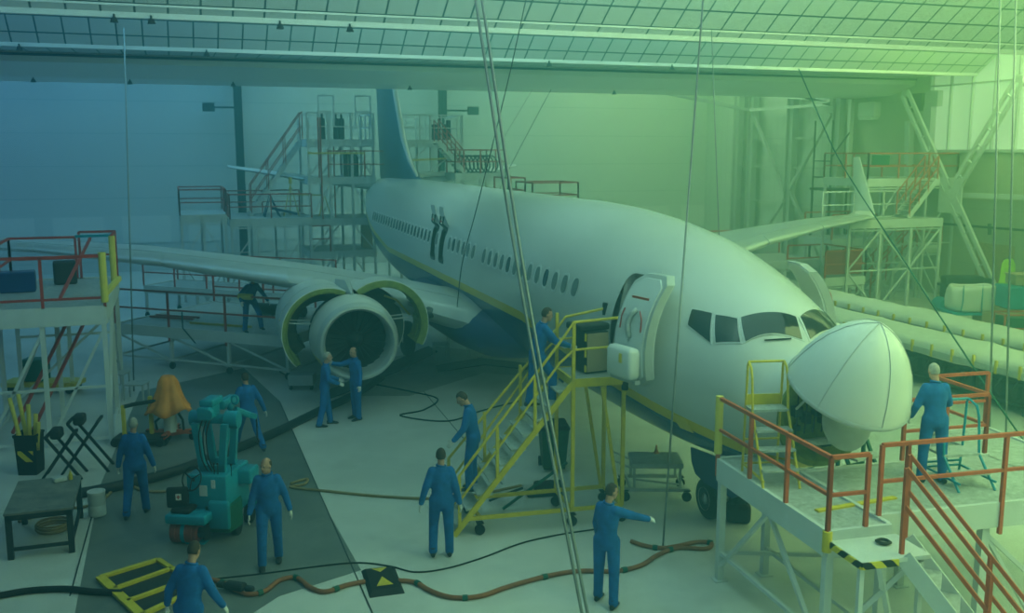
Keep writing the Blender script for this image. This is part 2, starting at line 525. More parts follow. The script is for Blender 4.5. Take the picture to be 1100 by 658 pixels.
for a, b, l in (((808, 120), (842, 205), 'pale diagonal brace between the two left columns of the right wall'),
                ((893, 122), (849, 202), 'pale diagonal brace rising to the dark column on the right wall'),
                ((849, 205), (880, 280), 'pale diagonal brace descending behind the far wing'),
                ((842, 215), (812, 262), 'short dark diagonal brace low beside the left column')):
    own_bars('wall_brace', l, 'brace', [xb(a, b)], M['grey_metal'], .18)
# roof outrigger trusses over the sheeted bay
own_bars('roof_truss', 'light steel roof truss running out from the right wall columns', 'truss',
         [(gx(803, 118, X2-.4), gy(702, 97, 44)), (gx(893, 108, X2-.4), gx(800, 100, X2-.4)), (gx(893, 98, X2-.4), gx(845, 100, X2-.4)), (gx(806, 118, X2-.4), gx(893, 112, X2-.4)),
          (gx(850, 100, X2-.4), gx(893, 112, X2-.4))], M['beam'], .16)
# big X brace before the glazed bay
XB = thing('wall_brace_frame', 'large pale X-shaped twin-channel steel bracing before the right wall glazing', 'bracing', (XR-1.0, gx(1021, 210, XR-1.0).y, 0))
def channel(a, b, x):
    p, q = gx(*a, x)-XB.location, gx(*b, x)-XB.location
    d = (q-p).normalized()
    n = Vector((-1, 0, 0)).cross(d).normalized()*.2
    mb = MB().bar(p+n, q+n, .12, .16).bar(p-n, q-n, .12, .16)
    L = (q-p).length
    k = 0
    while k*.8 < L:
        c = p+d*k*.8
        mb.bar(c+n, c-n, .1, .04)
        k += 1
    mb.box(p, (.1, .3, .3)).box(q, (.1, .3, .3))
    mb.build('brace', M['beam'], XB)
channel((972, 100), (1018, 205), XR-1.0)
channel((1096, 84), (1024, 205), XR-1.0)
channel((1024, 215), (1078, 338), XR-1.0)
MB().box(gx(1021, 210, XR-1.0)-XB.location, (.08, 1.3, 1.5)).build('gusset_plate', M['beam'], XB)
own_bars('wall_pipe', 'grey service pipe running level along the right wall at shoulder height of the docking', 'pipe', [(gx(1015, 209, XR-.4), gx(1110, 212, XR-.4))], M['beam'], .2)
own_bars('wall_conduit', 'thin dark pipe running level along the right wall below the pale one', 'pipe', [(gx(1012, 240, XR-.4), gx(1110, 248, XR-.4)), (gx(1063, 240, XR-.4), gx(1063, 252, XR-.4))], M['dark'], .1)
own_bars('downpipe', 'white vertical downpipe beside the dark column on the right wall', 'pipe', [(gx(915, 107, XR-.35), Vector((XR-.35, gx(915, 107, XR-.35).y, 0)))], M['white'], .22)
own_bars('downpipe', 'vertical service duct down the block wall left of the glazing', 'pipe', [(gx(977, 130, XR-.16), gx(975, 300, XR-.16))], M['beam'], .3)
g = gx(934, 118, XR-.251)
own(MB().rbox((0, 0, 0), (.5, 1.2, .75), .08).box((-.02, 0, -.42), (.5, .9, .12)), 'heater_unit', M['white'], 'white wall heater high on the block wall', 'heater', g)
own(MB().box((0, 0, 0), (.3, .9, .8)), 'loudspeaker', M['dark'], 'dark square box high on the wall by the glazing', 'box', gx(985, 110, XR-.16))
own(MB().box((0, 0, 0), (.3, .8, .7)).bar((0, .2, -.35), (0, .2, -4.2), .5, .3), 'wall_duct', M['grey_metal'], 'grey box with a duct dropping from it in the glazed bay', 'duct', gx(1003, 106, XR-.16))
own(MB().box((0, 0, 0), (.05, 2.0, 2.6)), 'plywood_board', M['wood'], 'tall plywood board leaning on the right wall behind the boxes', 'board', (XR-.06, gx(1066, 292, XR-.12).y, 1.3))
# ================================================================== the airliner (local frame: x aft from the nose, y starboard, z up)
PL = thing('airliner', 'white airliner with yellow stripe and dark blue belly, nose cone swung open', 'airplane', (8.91, 10.60, 0), R(88.84))
FS = [(1.2, 3.38, 1.86, .78), (1.45, 3.47, 1.74, .92), (1.65, 3.60, 1.66, 1.0), (1.93, 3.96, 1.58, 1.10), (2.25, 4.15, 1.50, 1.21), (2.7, 4.33, 1.42, 1.33), (3.3, 4.53, 1.34, 1.47),
      (4.0, 4.73, 1.28, 1.60), (5.0, 4.96, 1.24, 1.73), (6.2, 5.14, 1.22, 1.82), (7.5, 5.27, 1.22, 1.87), (9.5, 5.36, 1.22, 1.88), (12, 5.36, 1.22, 1.88), (26, 5.36, 1.26, 1.88),
      (28.5, 5.36, 1.45, 1.87), (31, 5.35, 1.98, 1.72), (33.5, 5.32, 2.75, 1.40), (36, 5.22, 3.55, .95), (38, 5.08, 4.18, .55), (39.3, 4.92, 4.62, .16)]
def fus(s):
    for i in range(len(FS)-1):
        if s <= FS[i+1][0] or i == len(FS)-2:
            break
    # Catmull-Rom between stations
    p1, p2 = FS[i], FS[i+1]
    p0, p3 = FS[max(i-1, 0)], FS[min(i+2, len(FS)-1)]
    h = p2[0]-p1[0]
    t = min(max((s-p1[0])/h, 0), 1)
    out = []
    for k in (1, 2, 3):
        m1 = (p2[k]-p0[k])/(p2[0]-p0[0])*h if p2[0] != p0[0] else 0
        m2 = (p3[k]-p1[k])/(p3[0]-p1[0])*h
        out.append((2*t**3-3*t**2+1)*p1[k]+(t**3-2*t**2+t)*m1+(-2*t**3+3*t**2)*p2[k]+(t**3-t**2)*m2)
    return out
def fzc(s):
    zt, zb, w = fus(s)
    return zt-min(w*1.01, (zt-zb)*.5) if s < 30 else (zt+zb)/2
def fsurf(s, th, off=0.0):
    zt, zb, w = fus(s)
    zc = fzc(s)
    c, sn = math.cos(th), math.sin(th)
    b = zt-zc if c > 0 else zc-zb
    p = Vector((s, w*sn, zc+b*c))
    if off:
        n = Vector((0, sn/w, c/b)).normalized()
        e = .05
        zt2, zb2, w2 = fus(s+e)
        q = Vector((s+e, w2*sn, fzc(s+e)+((zt2-fzc(s+e)) if c > 0 else (fzc(s+e)-zb2))*c))
        t = (q-p).normalized()
        u = Vector((0, w*c, -b*sn)).normalized()
        n = t.cross(u)
        if n.dot(Vector((0, sn, c))) < 0: n = -n
        p = p+n.normalized()*off
    return p
def th_at(s, z, side=1):
    zt, zb, w = fus(s)
    zc = fzc(s)
    b = zt-zc if z > zc else zc-zb
    return side*math.acos(max(-1, min(1, (z-zc)/b)))

# livery paint: blue belly, yellow stripe, white above
lm = mat('fuselage_livery', (0.72, 0.74, 0.74), 0.22, var=0.025, scale=0.6)
nt = lm.node_tree
b = nt.nodes['Principled BSDF']
src = b.inputs['Base Color'].links[0].from_socket
tc = nt.nodes.new('ShaderNodeTexCoord'); sp = nt.nodes.new('ShaderNodeSeparateXYZ')
nt.links.new(tc.outputs['Object'], sp.inputs[0])
rise = nt.nodes.new('ShaderNodeMapRange'); rise.inputs['From Min'].default_value = 26; rise.inputs['From Max'].default_value = 36; rise.inputs['To Max'].default_value = 1.6
nt.links.new(sp.outputs['X'], rise.inputs['Value'])
nose = nt.nodes.new('ShaderNodeMapRange'); nose.inputs['From Min'].default_value = 10.0; nose.inputs['From Max'].default_value = 1.4; nose.inputs['To Max'].default_value = -0.93
nt.links.new(sp.outputs['X'], nose.inputs['Value'])
zz = nt.nodes.new('ShaderNodeMath'); zz.operation = 'SUBTRACT'; nt.links.new(sp.outputs['Z'], zz.inputs[0]); nt.links.new(rise.outputs[0], zz.inputs[1])
z2 = nt.nodes.new('ShaderNodeMath'); z2.operation = 'SUBTRACT'; nt.links.new(zz.outputs[0], z2.inputs[0]); nt.links.new(nose.outputs[0], z2.inputs[1])
def cmpn(th):
    g = nt.nodes.new('ShaderNodeMath'); g.operation = 'GREATER_THAN'; g.inputs[1].default_value = th
    nt.links.new(z2.outputs[0], g.inputs[0]); return g.outputs[0]
def mixc(f, a, col=None, out=None):
    x = nt.nodes.new('ShaderNodeMix'); x.data_type = 'RGBA'
    nt.links.new(f, x.inputs['Factor'])
    if isinstance(a, tuple): x.inputs[6].default_value = a
    else: nt.links.new(a, x.inputs[6])
    if isinstance(out, tuple): x.inputs[7].default_value = out
    else: nt.links.new(out, x.inputs[7])
    return x.outputs[2]
y_ = mixc(cmpn(2.68), (0.01, 0.055, 0.20, 1), None, (0.85, 0.62, 0.02, 1))
y_ = mixc(cmpn(2.91), y_, None, src)
nt.links.new(y_, b.inputs['Base Color'])

# skin with the two front doorways and two overwing exits cut out
DOOR = (4.35, 5.10, 2.72, 4.36)
openings = [(4.35, 5.10, 2.72, 4.36, 1), (4.35, 5.10, 2.72, 4.36, -1), (17.0, 17.55, 3.28, 4.2, 1), (18.05, 18.6, 3.28, 4.2, 1)]
ss = sorted(set([1.2, 1.35, 1.5, 1.65, 1.8, 2.0, 2.2, 2.4, 2.6, 2.8, 3.0, 3.3, 3.6, 4.0, 4.35, 4.7, 4.9, 5.10, 5.6, 6.2, 7, 8, 9, 10, 12, 14, 16, 17.0, 17.55, 18.05, 18.6, 20, 22, 24, 26, 27.2, 28.5, 29.7, 31, 32.2, 33.5, 34.7, 36, 37, 38, 38.7, 39.3]))
ths = []
a = th_at(4.72, 4.36); b1 = th_at(4.72, 2.72); c = th_at(17.5, 4.2); d = th_at(17.5, 3.28)
base = [math.radians(x) for x in range(0, 181, 6)]
spec = sorted([a, b1, c, d])
half = [x for x in base if min(abs(x-q) for q in spec) > R(2.6)]+spec
half.sort()
ths = half+[-x for x in reversed(half[1:-1])]
N = len(ths)
fb = MB()
fb.v = [tuple(fsurf(s, t)) for s in ss for t in ths]
for i in range(len(ss)-1):
    sm = (ss[i]+ss[i+1])/2
    for k in range(N):
        k2 = (k+1) % N
        t0, t1 = ths[k], ths[k2]
        tm = (t0+t1)/2 if abs(t0-t1) < PI else PI
        skip = False
        for o in openings:
            if o[0] < sm < o[1]:
                lo, hi = (a, b1) if o[2] < 3 else (c, d)
                if lo < tm*o[4] < hi: skip = True
        if skip: continue
        fb.f.append((i*N+k, i*N+k2, (i+1)*N+k2, (i+1)*N+k)); fb.m.append(0)
fb.f.append(tuple((len(ss)-1)*N+k for k in range(N))); fb.m.append(0)
fo = fb.build('fuselage', lm, PL, smooth=40)

# cabin behind the open doorways
cb = MB()
cb.mi(0).box((12.6, 0, 2.66), (17, 3.0, .08))
cb.mi(1).box((5.9, 0, 3.45), (.08, 2.6, 1.55)).box((4.2, 0, 3.5), (.08, 2.6, 1.5)).box((5.6, .95, 3.3), (.5, .9, 1.2))
cb.mi(0).box((4.72, .55, 3.5), (.9, .05, 1.7)).box((17.8, 1.15, 3.75), (2.6, .05, 1.3))  # dark panels added as the cabin's shade behind the openings
cb.mi(1).box((4.8, -1.2, 3.2), (.75, .1, 1.0))
cb.build('cabin_with_shade_panels', [M['dark'], M['beam']], PL)
def patch(mb, q, off, thick=.02, n=8, grow=0.0):   # q: four (s, theta_deg) corners in order
    q = [(s, R(t)) for s, t in q]
    cs = sum(x[0] for x in q)/4; ct = sum(x[1] for x in q)/4
    if grow:
        g = []
        for s, t in q:
            ds, dt = s-cs, (t-ct)
            r = fus(s)[2]
            l = math.hypot(ds, dt*r)
            g.append((s+ds/l*grow, t+dt/l*grow))
        q = g
    top, bot = [], []
    for i in range(n+1):
        u = i/n
        for j in range(n+1):
            w_ = j/n
            s = (q[0][0]*(1-w_)+q[1][0]*w_)*(1-u)+(q[3][0]*(1-w_)+q[2][0]*w_)*u
            t = (q[0][1]*(1-w_)+q[1][1]*w_)*(1-u)+(q[3][1]*(1-w_)+q[2][1]*w_)*u
            top.append(fsurf(s, t, off+thick)); bot.append(fsurf(s, t, off))
    m_ = (n+1)**2
    fs = []
    for i in range(n):
        for j in range(n):
            k = i*(n+1)+j
            fs.append((k, k+1, k+n+2, k+n+1))
            fs.append((k+m_, k+n+1+m_, k+n+2+m_, k+1+m_))
    for i in range(n):
        for k, k2 in ((i, i+1), (n*(n+1)+i, n*(n+1)+i+1), (i*(n+1), (i+1)*(n+1)), (i*(n+1)+n, (i+1)*(n+1)+n)):
            fs.append((k, k2, k2+m_, k+m_))
    mb.add(top+bot, fs)
WN = [[(1.71, 4), (1.95, 2.2), (2.34, 37), (2.01, 49)], [(2.07, 52), (2.37, 39.5), (2.73, 46), (2.43, 62)], [(2.53, 64), (2.81, 46.5), (3.2, 51), (3.1, 61)]]
for sgn in (1, -1):
    for q in WN:
        q2 = [(s, t*sgn) for s, t in q]
        fr = MB(); patch(fr, q2, -.01, .02, grow=.04)
        f_ = fr.build('window_frame', M['beam'], PL, smooth=30)
        pn = MB(); patch(pn, q2, 0.0, .018)
        pn.build('cockpit_window', M['glass'], PL, smooth=30)
wp = MB()
p, q = fsurf(1.74, R(14), .03), fsurf(1.85, R(36), .03)
wp.bar(p, q, .02).build('wiper', M['dark'], PL)
wp = MB(); p, q = fsurf(1.74, R(-14), .03), fsurf(1.85, R(-36), .03)
wp.bar(p, q, .02).build('wiper', M['dark'], PL)

# cabin windows
M['wpane'] = mat('cabin_window_pane', (0.05, 0.07, 0.08), 0.15, var=0.1)
M['wshade'] = mat('cabin_window_shade', (0.20, 0.24, 0.25), 0.4, var=0.05)
def oval(mb, s, th, w_, h_, off, n=16):
    r = fus(s)[2]
    vs = []
    for z in (off, off-.03):
        for k in range(n):
            an = 2*PI*k/n
            cx = abs(math.cos(an))**.75*math.copysign(1, math.cos(an))*w_/2
            cy = abs(math.sin(an))**.75*math.copysign(1, math.sin(an))*h_/2
            vs.append(fsurf(s+cx, th-cy/r, z))
    mb.add(vs, [tuple(range(n))]+[(k, (k+1) % n, (k+1) % n+n, k+n) for k in range(n)])
s = 6.75
k = 0
while s < 29.6:
    if not (16.9 < s < 17.65 or 17.95 < s < 18.7 or 13.0 < s < 13.4 or 22.6 < s < 22.9):
        th = th_at(s, 3.88)
        wf_ = MB(); oval(wf_, s, th, .33, .46, .008)
        f_ = wf_.build('cabin_window', M['beam'], PL)
        wp_ = MB(); oval(wp_, s, th, .24, .36, .014)
        wp_.build('pane', M['wpane'] if s > 18 or k % 5 == 3 else M['wshade'], f_)
    s += .508; k += 1

# door surrounds, thick ring of the frame
def door_frame(s0, s1, z0, z1, side, name, wd=.07, deep=.14, r=.16):
    pts = []
    for (cs, cz, a0) in ((s1-r, z1-r, 0), (s0+r, z1-r, 90), (s0+r, z0+r, 180), (s1-r, z0+r, 270)):
        for j in range(6):
            an = R(a0+90*j/5)
            pts.append((cs+r*math.cos(an), cz+r*math.sin(an)))
    cxm, czm = (s0+s1)/2, (z0+z1)/2
    ro, ri, bi, bo = [], [], [], []
    for x, z in pts:
        dx, dz = x-cxm, z-czm
        l = math.hypot(dx, dz)
        th = th_at(x, z, side)
        xo, zo = x+dx/l*wd*1.3, z+dz/l*wd*1.3
        ro.append(fsurf(xo, th_at(xo, zo, side), .012))
        ri.append(fsurf(x-dx/l*.02, th_at(x-dx/l*.02, z-dz/l*.02, side), .012))
        bi.append(fsurf(x-dx/l*.02, th_at(x, z-dz/l*.02, side), -deep))
        bo.append(fsurf(xo, th_at(xo, zo, side), -deep))
    mb = MB()
    n = len(pts)
    mb.add(ro+ri+bi+bo, [(i+a_*n, (i+1) % n+a_*n, (i+1) % n+((a_+1) % 4)*n, i+((a_+1) % 4)*n) for i in range(n) for a_ in range(4)])
    mb.build(name, M['alu'] if name == 'door_frame' else M['dark'], PL)
door_frame(4.35, 5.10, 2.72, 4.36, 1, 'door_frame')
door_frame(4.35, 5.10, 2.72, 4.36, -1, 'door_frame')
door_frame(17.0, 17.55, 3.28, 4.2, 1, 'exit_frame', .05, .1, .1)
door_frame(18.05, 18.6, 3.28, 4.2, 1, 'exit_frame', .05, .1, .1)
# overwing exit hatches lifted up above their openings
for s0 in (17.0, 18.05):
    mb = MB()
    rows = []
    for j in range(9):
        t = j/8
        an = R(20+75*t)
        y0, z0 = 1.60, 4.22
        rows.append([Vector((s0+x, y0+.22*math.sin(an), z0+.10+.50*t))+Vector((0, o*.5, o)) for x, o in ((0, 0), (.55, 0), (.55, .05), (0, .05))])
    mb.loft(rows)
    h = mb.build('exit_hatch', M['beam'], PL, smooth=40)
    for xx in (.1, .45): MB().tube([(s0+xx, 1.66, 4.2), (s0+xx, 1.85, 4.38), (s0+xx, 1.82, 4.6)], .025).build('hinge_arm', M['dark'], h)
    MB().box((s0+.27, 1.86, 4.45), (.12, .03, .06)).build('red_tag', M['red'], h)

# entrance doors swung forward
def cabin_door(side, s_c, yo, rot):
    D = bpy.data.objects.new('cabin_door', None); COL.objects.link(D); D.parent = PL
    D.location = (s_c, side*yo, 0); D.rotation_euler = (0, 0, rot*side)
    def cv(z):   # curved like the fuselage
        th = th_at(4.84, z)
        return fsurf(4.84, th).y-1.72
    def slab(x0, x1, z0, z1, ins, thick, n=14, r=.17):
        rings = []
        for j in range(n+1):
            z = z0+(z1-z0)*j/n
            e = min(z-z0, z1-z)
            dx = r-math.sqrt(max(0, r*r-(r-e)**2)) if e < r else 0
            y = cv(z)+ins
            rings.append([Vector((x0+dx, side*y, z)), Vector((x1-dx, side*y, z)), Vector((x1-dx, side*(y+thick), z)), Vector((x0+dx, side*(y+thick), z))])
        return MB().loft(rings)
    slab(-.43, .43, 2.68, 4.46, -.08, .16).build('door_rim', M['grey_metal'], D, smooth=35)
    slab(-.37, .37, 2.74, 4.40, .08-.0, .03).build('door_lining', M['beam'], D, smooth=35)
    o = slab(-.41, .41, 2.70, 4.44, -.11, .03).build('door_skin', M['white'], D, smooth=35)
    # all fittings are on the inner face, which looks outward while the door is swung open
    f = lambda z: side*(cv(z)+.12)
    bus = MB().rbox((-.02, side*(cv(3.05)+.22), 3.07), (.66, .24, .52), .07)
    bus.build('slide_case', M['white'], D, smooth=35)
    MB().rbox((-.12, side*(cv(3.12)+.35), 3.16), (.07, .02, .16), .02).build('gauge', M['yellow'], D)
    MB().box((0, side*(cv(2.78)+.2), 2.77), (.7, .1, .06)).build('girt_bar', M['grey_metal'], D)
    MB().tube([(-.02, f(3.5), 3.46), (0, f(3.6)+side*.05, 3.6), (.05, f(3.75)+side*.05, 3.72), (0, f(3.85)+side*.04, 3.86), (-.05, f(3.9), 3.92)], .045, 8).build('door_handle', M['grey_metal'], D, smooth=True)
    MB().box((0, side*(cv(4.1)+.115), 4.08), (.44, .015, .07)).build('warning_strap', M['orange_red'], D)
    for sx in (-1, 1):
        MB().tube([(sx*.2, f(3.75), 3.92), (sx*.27, f(3.7), 3.78), (sx*.28, f(3.6), 3.58)], .012, 6).build('red_arc', M['red'], D)
    hb = MB()
    for z in (3.1,):
        hb.tube([(.38, side*(cv(z)-.05), z), (.62, side*(cv(z)-.25), z), (.8, side*(-.2), z)], .05, 8)
    hb.build('hinge_arm', M['grey_metal'], D)
cabin_door(1, 3.72, 1.93, R(12))
cabin_door(-1, 4.6, 2.35, R(10))

# ------------------------------------------------ nose: bulkhead, equipment, radome
Mn = Matrix(((0, 0, 1), (1, 0, 0), (0, 1, 0)))    # local z -> +x (aft), x->y, y->z
def ellring(s, ky, kz, cy, cz, n=40):
    return [Vector((s, cy+ky*math.sin(2*PI*k/n), cz+kz*math.cos(2*PI*k/n))) for k in range(n)]
zc0 = 2.62
bk = MB()
bk.mi(0).loft([ellring(1.2, .79, .77, 0, zc0), ellring(1.15, .79, .77, 0, zc0), ellring(1.14, .71, .69, 0, zc0), ellring(1.30, .60, .58, 0, zc0), ellring(1.34, .02, .02, 0, zc0)], cap=False)
bk.build('nose_bulkhead', M['primer'], PL, smooth=35)
eq = MB()
random.seed(3)
for k in range(9):
    an = random.uniform(0, 2*PI); rr = random.uniform(.08, .48)
    eq.box((1.26, rr*math.cos(an), zc0+rr*math.sin(an)), (random.uniform(.08, .2), random.uniform(.05, .16), random.uniform(.05, .16)))
for k in range(7):
    y0 = -.45+.15*k
    eq.tube([(1.22, y0, zc0-.25), (1.12, y0+.05, zc0-.05), (1.15, y0+.02, zc0+.2), (1.25, y0-.05, zc0+.4)], .013, 6)
eq.build('avionics_rack', M['dark'], PL)
sh = MB()
sh.rbox((1.10, .05, zc0-.36), (.12, .62, .10), .03)
for k in range(6): sh.cyl((1.03, -.2+.1*k, zc0-.36), (1.01, -.2+.1*k, zc0-.36), .018, n=8)
sh.build('antenna_shelf', M['alu'], PL)
ad = MB().lathe([(0.01, .02), (.2, .05), (.4, .02), (.43, 0), (.4, -.01), (.01, 0)], (0.92, -.22, zc0-.04), 32, Matrix.Rotation(R(-75), 3, 'Y'))
ad.build('radar_antenna', M['grey_metal'], PL, smooth=35)
# radome: ogive shell hinged along its upper rim and swung up
RB = .86
prof = [(r*1.09, z*.82) for r, z in ((0.005, 1.42), (.10, 1.38), (.22, 1.30), (.36, 1.16), (.50, .95), (.62, .70), (.72, .40), (.79, .12), (.80, 0))]
def rad_mb(sc, dz):
    mb = MB()
    return mb.lathe([(r*sc, z*sc+dz) for r, z in prof], (0, 0, 0), 48)
ra = bpy.data.objects.new('nose_cone', None); COL.objects.link(ra); ra.parent = PL
o = rad_mb(1.0, 0).lathe([(r*.965, z*.965) for r, z in prof][::-1], (0, 0, 0), 48).lathe([(.872, 0), (.84, 0)], (0, 0, 0), 48).build('radome', M['white'], PL, smooth=40)
bpy.data.objects.remove(ra)
o.location = (0.0, 0, 0)
RADOME = o
strips = MB()
for k in range(6):
    an = PI*2*k/6+.3
    strips.tube([(r*math.cos(an)*1.004, r*math.sin(an)*1.004, z*1.004) for r, z in prof], .006, 4)
strips.build('lightning_strip', M['grey_metal'], RADOME)
MB().lathe([(.872, .0), (.882, .02), (.882, .05), (.868, .07)], (0, 0, 0), 48).build('radome_rim', M['alu'], RADOME, smooth=True)
# local +z of the cone points along the swung direction
dirv = Vector((-.42, -.08, .90)).normalized()
RADOME.rotation_euler = dirv.to_track_quat('Z', 'Y').to_euler()
RADOME.location = (0.56, .08, 3.14)
MB().bar((1.15, .5, zc0+.15), (.75, .35, zc0+.62), .03).build('support_strut', M['alu'], PL)
MB().bar((1.15, -.5, zc0+.15), (.6, -.6, zc0+.6), .03).build('support_strut', M['alu'], PL)

# ------------------------------------------------ nose gear
g = MB()
g.tube([(4.05, 0, .38), (4.0, 0, 1.0), (3.95, 0, 1.6)], [.05, .06, .09], 12).tube([(4.0, 0, .95), (4.6, 0, 1.45)], .04)
g.cyl((4.05, -.3, .38), (4.05, .3, .38), .05)
g.build('nose_strut', M['beam'], PL)
tyre = [(.10, -.10), (.20, -.11), (.30, -.11), (.355, -.08), (.375, -.03), (.375, .03), (.355, .08), (.30, .11), (.20, .11), (.10, .10)]
My = Matrix.Rotation(R(90), 3, 'X')
for y in (-.22, .22):
    t = MB().lathe(tyre, (4.05, y, .375), 28, My).build('nose_wheel', M['black'], PL, smooth=35)
    h = MB().lathe([(.01, -.07), (.06, -.09), (.08, -.05), (.19, -.06), (.205, -.115), (.205, .115), (.19, .06), (.08, .05), (.06, .09), (.01, .07)], (4.05, y, .375), 24, My)
    for k in range(8):
        an = 2*PI*k/8
        h.cyl((4.05+.13*math.cos(an), y+.075, .375+.13*math.sin(an)), (4.05+.13*math.cos(an), y-.075, .375+.13*math.sin(an)), .022, n=8)
    h.build('wheel_hub', M['white'], t, smooth=35)
for y in (-.45, .45):
    d = MB()
    pts = [(2.55, 1.45), (4.35, 1.25), (4.3, 1.0), (4.15, .82), (3.8, .76), (2.9, .80), (2.6, .95)]
    vs = [(x, y-.015, z) for x, z in pts]+[(x, y+.015, z) for x, z in pts]
    n = len(pts)
    d.add(vs, [tuple(range(n))[::-1], tuple(range(n, 2*n))]+[(k, (k+1) % n, (k+1) % n+n, k+n) for k in range(n)])
    d.build('gear_door', M['blue_paint'], PL)
# text plate on the stripe at the nose
cdp = MB(); patch(cdp, [(3.15, math.degrees(th_at(3.15, 2.16))), (3.15, math.degrees(th_at(3.15, 1.9))), (3.5, math.degrees(th_at(3.5, 1.9))), (3.5, math.degrees(th_at(3.5, 2.16)))], .003, .004, 4)
cdp.build('tail_number_patch', M['stripe'], PL)

# ------------------------------------------------ wings
def airfoil(c, t, n=12):
    up, lo = [], []
    for i in range(n+1):
        x = (1-math.cos(PI*i/n))/2
        y = 5*t*(.2969*math.sqrt(x)-.126*x-.3516*x*x+.2843*x**3-.1036*x**4)
        cam_ = .02*4*x*(1-x)
        up.append((x*c, (y+cam_)*c)); lo.append((x*c, (-y+cam_)*c))
    return up[::-1]+lo[1:-1]
def wing_mb(st, side):
    rings = []
    for y, sl, c, z, t, tw in st:
        rings.append([Vector((sl+x, side*y, z+zz-x*tw)) for x, zz in airfoil(c, t)])
    return MB().loft(rings)
WST = [(1.2, 12.9, 8.4, 1.92, .13, .02), (1.9, 13.5, 7.8, 2.0, .13, .02), (3.4, 14.6, 6.6, 2.40, .125, .02), (5.9, 15.9, 5.2, 2.90, .12, .01), (10, 18.15, 3.75, 3.46, .11, 0), (14, 20.35, 2.6, 3.76, .105, 0), (17.0, 22.0, 1.75, 3.86, .10, 0)]
def wingz(y):
    for i in range(len(WST)-1):
        if y <= WST[i+1][0]: break
    a_, b_ = WST[i], WST[i+1]
    t = (y-a_[0])/(b_[0]-a_[0])
    return [a_[k]+(b_[k]-a_[k])*t for k in range(6)]
M['wing'] = mat('wing_grey', (0.56, 0.60, 0.62), 0.32, 0.15, 0.05, 1.2)
for side in (1, -1):
    wg = wing_mb(WST, side).build('wing', M['wing'], PL, smooth=40)
    sl = MB()      # bright leading-edge slats
    for y0, y1 in ((6.4, 9.6), (9.7, 13.1), (13.2, 16.6)):
        rr = []
        for y in (y0, y1):
            _, s0, c_, z, t, tw = wingz(y)
            pf = [(x, zz) for x, zz in airfoil(c_, t, 24) if x < c_*.12]
            rr.append([Vector((s0+x-.035-(.0 if x > .02 else .0), side*y, z+zz*1.06)) for x, zz in pf])
        sl.loft(rr)
    sl.build('slat', M['bare'], wg, smooth=40)
    pl_ = MB()
    for f in (.16, .68):
        for i in range(len(WST)-2):
            a_, b_ = WST[i+1], WST[i+2]
            pp = []
            for st in (a_, b_):
                x = f*st[2]; tt = st[4]; xx = f
                yy = 5*tt*(.2969*math.sqrt(xx)-.126*xx-.3516*xx*xx+.2843*xx**3-.1036*xx**4)+.08*xx*(1-xx)
                pp.append(Vector((st[1]+x, side*st[0], st[3]+yy*st[2]-x*st[5]+.004)))
            pl_.bar(pp[0], pp[1], .03, .01)
    pl_.build('panel_seam', M['grey_metal'], wg)
    for y in (3.6, 7.7, 11.2):
        _, s0, c_, z, t, tw = wingz(y)
        mb = MB()
        rings = [[Vector((s0+c_*.55+x, side*y+r*.6*math.cos(2*PI*k/14), z-.22+r*math.sin(2*PI*k/14)-.05*x)) for k in range(14)] for x, r in ((0, .03), (.3, .16), (.8, .22), (1.5, .22), (2.2, .12), (2.5, .02))]
        mb.loft(rings).build('flap_fairing', M['wing'], wg, smooth=True)
    # winglet
    wl = []
    for t_, (y, sl_, c_, z) in enumerate(((16.95, 22.0, 1.75, 3.86), (17.25, 22.25, 1.55, 3.92), (17.5, 22.6, 1.3, 4.05), (17.65, 23.0, 1.1, 4.5), (17.8, 23.7, .8, 5.4), (17.95, 24.3, .45, 6.25))):
        k_ = min(t_/3, 1)
        wl.append([Vector((sl_+x, side*(y+zz*.0-zz*k_), z+zz*(1-k_))) for x, zz in airfoil(c_, .09)])
    MB().loft(wl).build('winglet', M['white'], PL, smooth=40)
    # wing to body fairing
    fr_ = []
    for x, ry, rz in ((11.6, .05, .05), (12.3, .75, .55), (13.5, 1.25, .85), (15, 1.45, .95), (18, 1.5, .98), (20.5, 1.35, .9), (22.3, .9, .6), (23.6, .1, .1)):
        fr_.append([Vector((x, side*(.9+ry*math.cos(2*PI*k/20)), 1.75+rz*math.sin(2*PI*k/20)*.82)) for k in range(20)])
    MB().loft(fr_).build('wing_fairing', M['blue_paint'] if side > 0 else M['blue_paint'], PL, smooth=True)
    # landing light in the root
    _, s0, c_, z, t, tw = wingz(2.9)
    MB().sph((s0+.12, side*2.9, z-.02), .2, 16, (.7, 1.3, .8)).build('landing_light', M['glass'], wg, smooth=True)
    # tailplane
    hs = [(.3, 34.2, 4.3, 4.78, .1, 0), (3.5, 35.8, 3.0, 5.15, .1, 0), (7.17, 37.7, 1.5, 5.75, .09, 0)]
    wing_mb(hs, side).build('tailplane', M['wing'], PL, smooth=40)
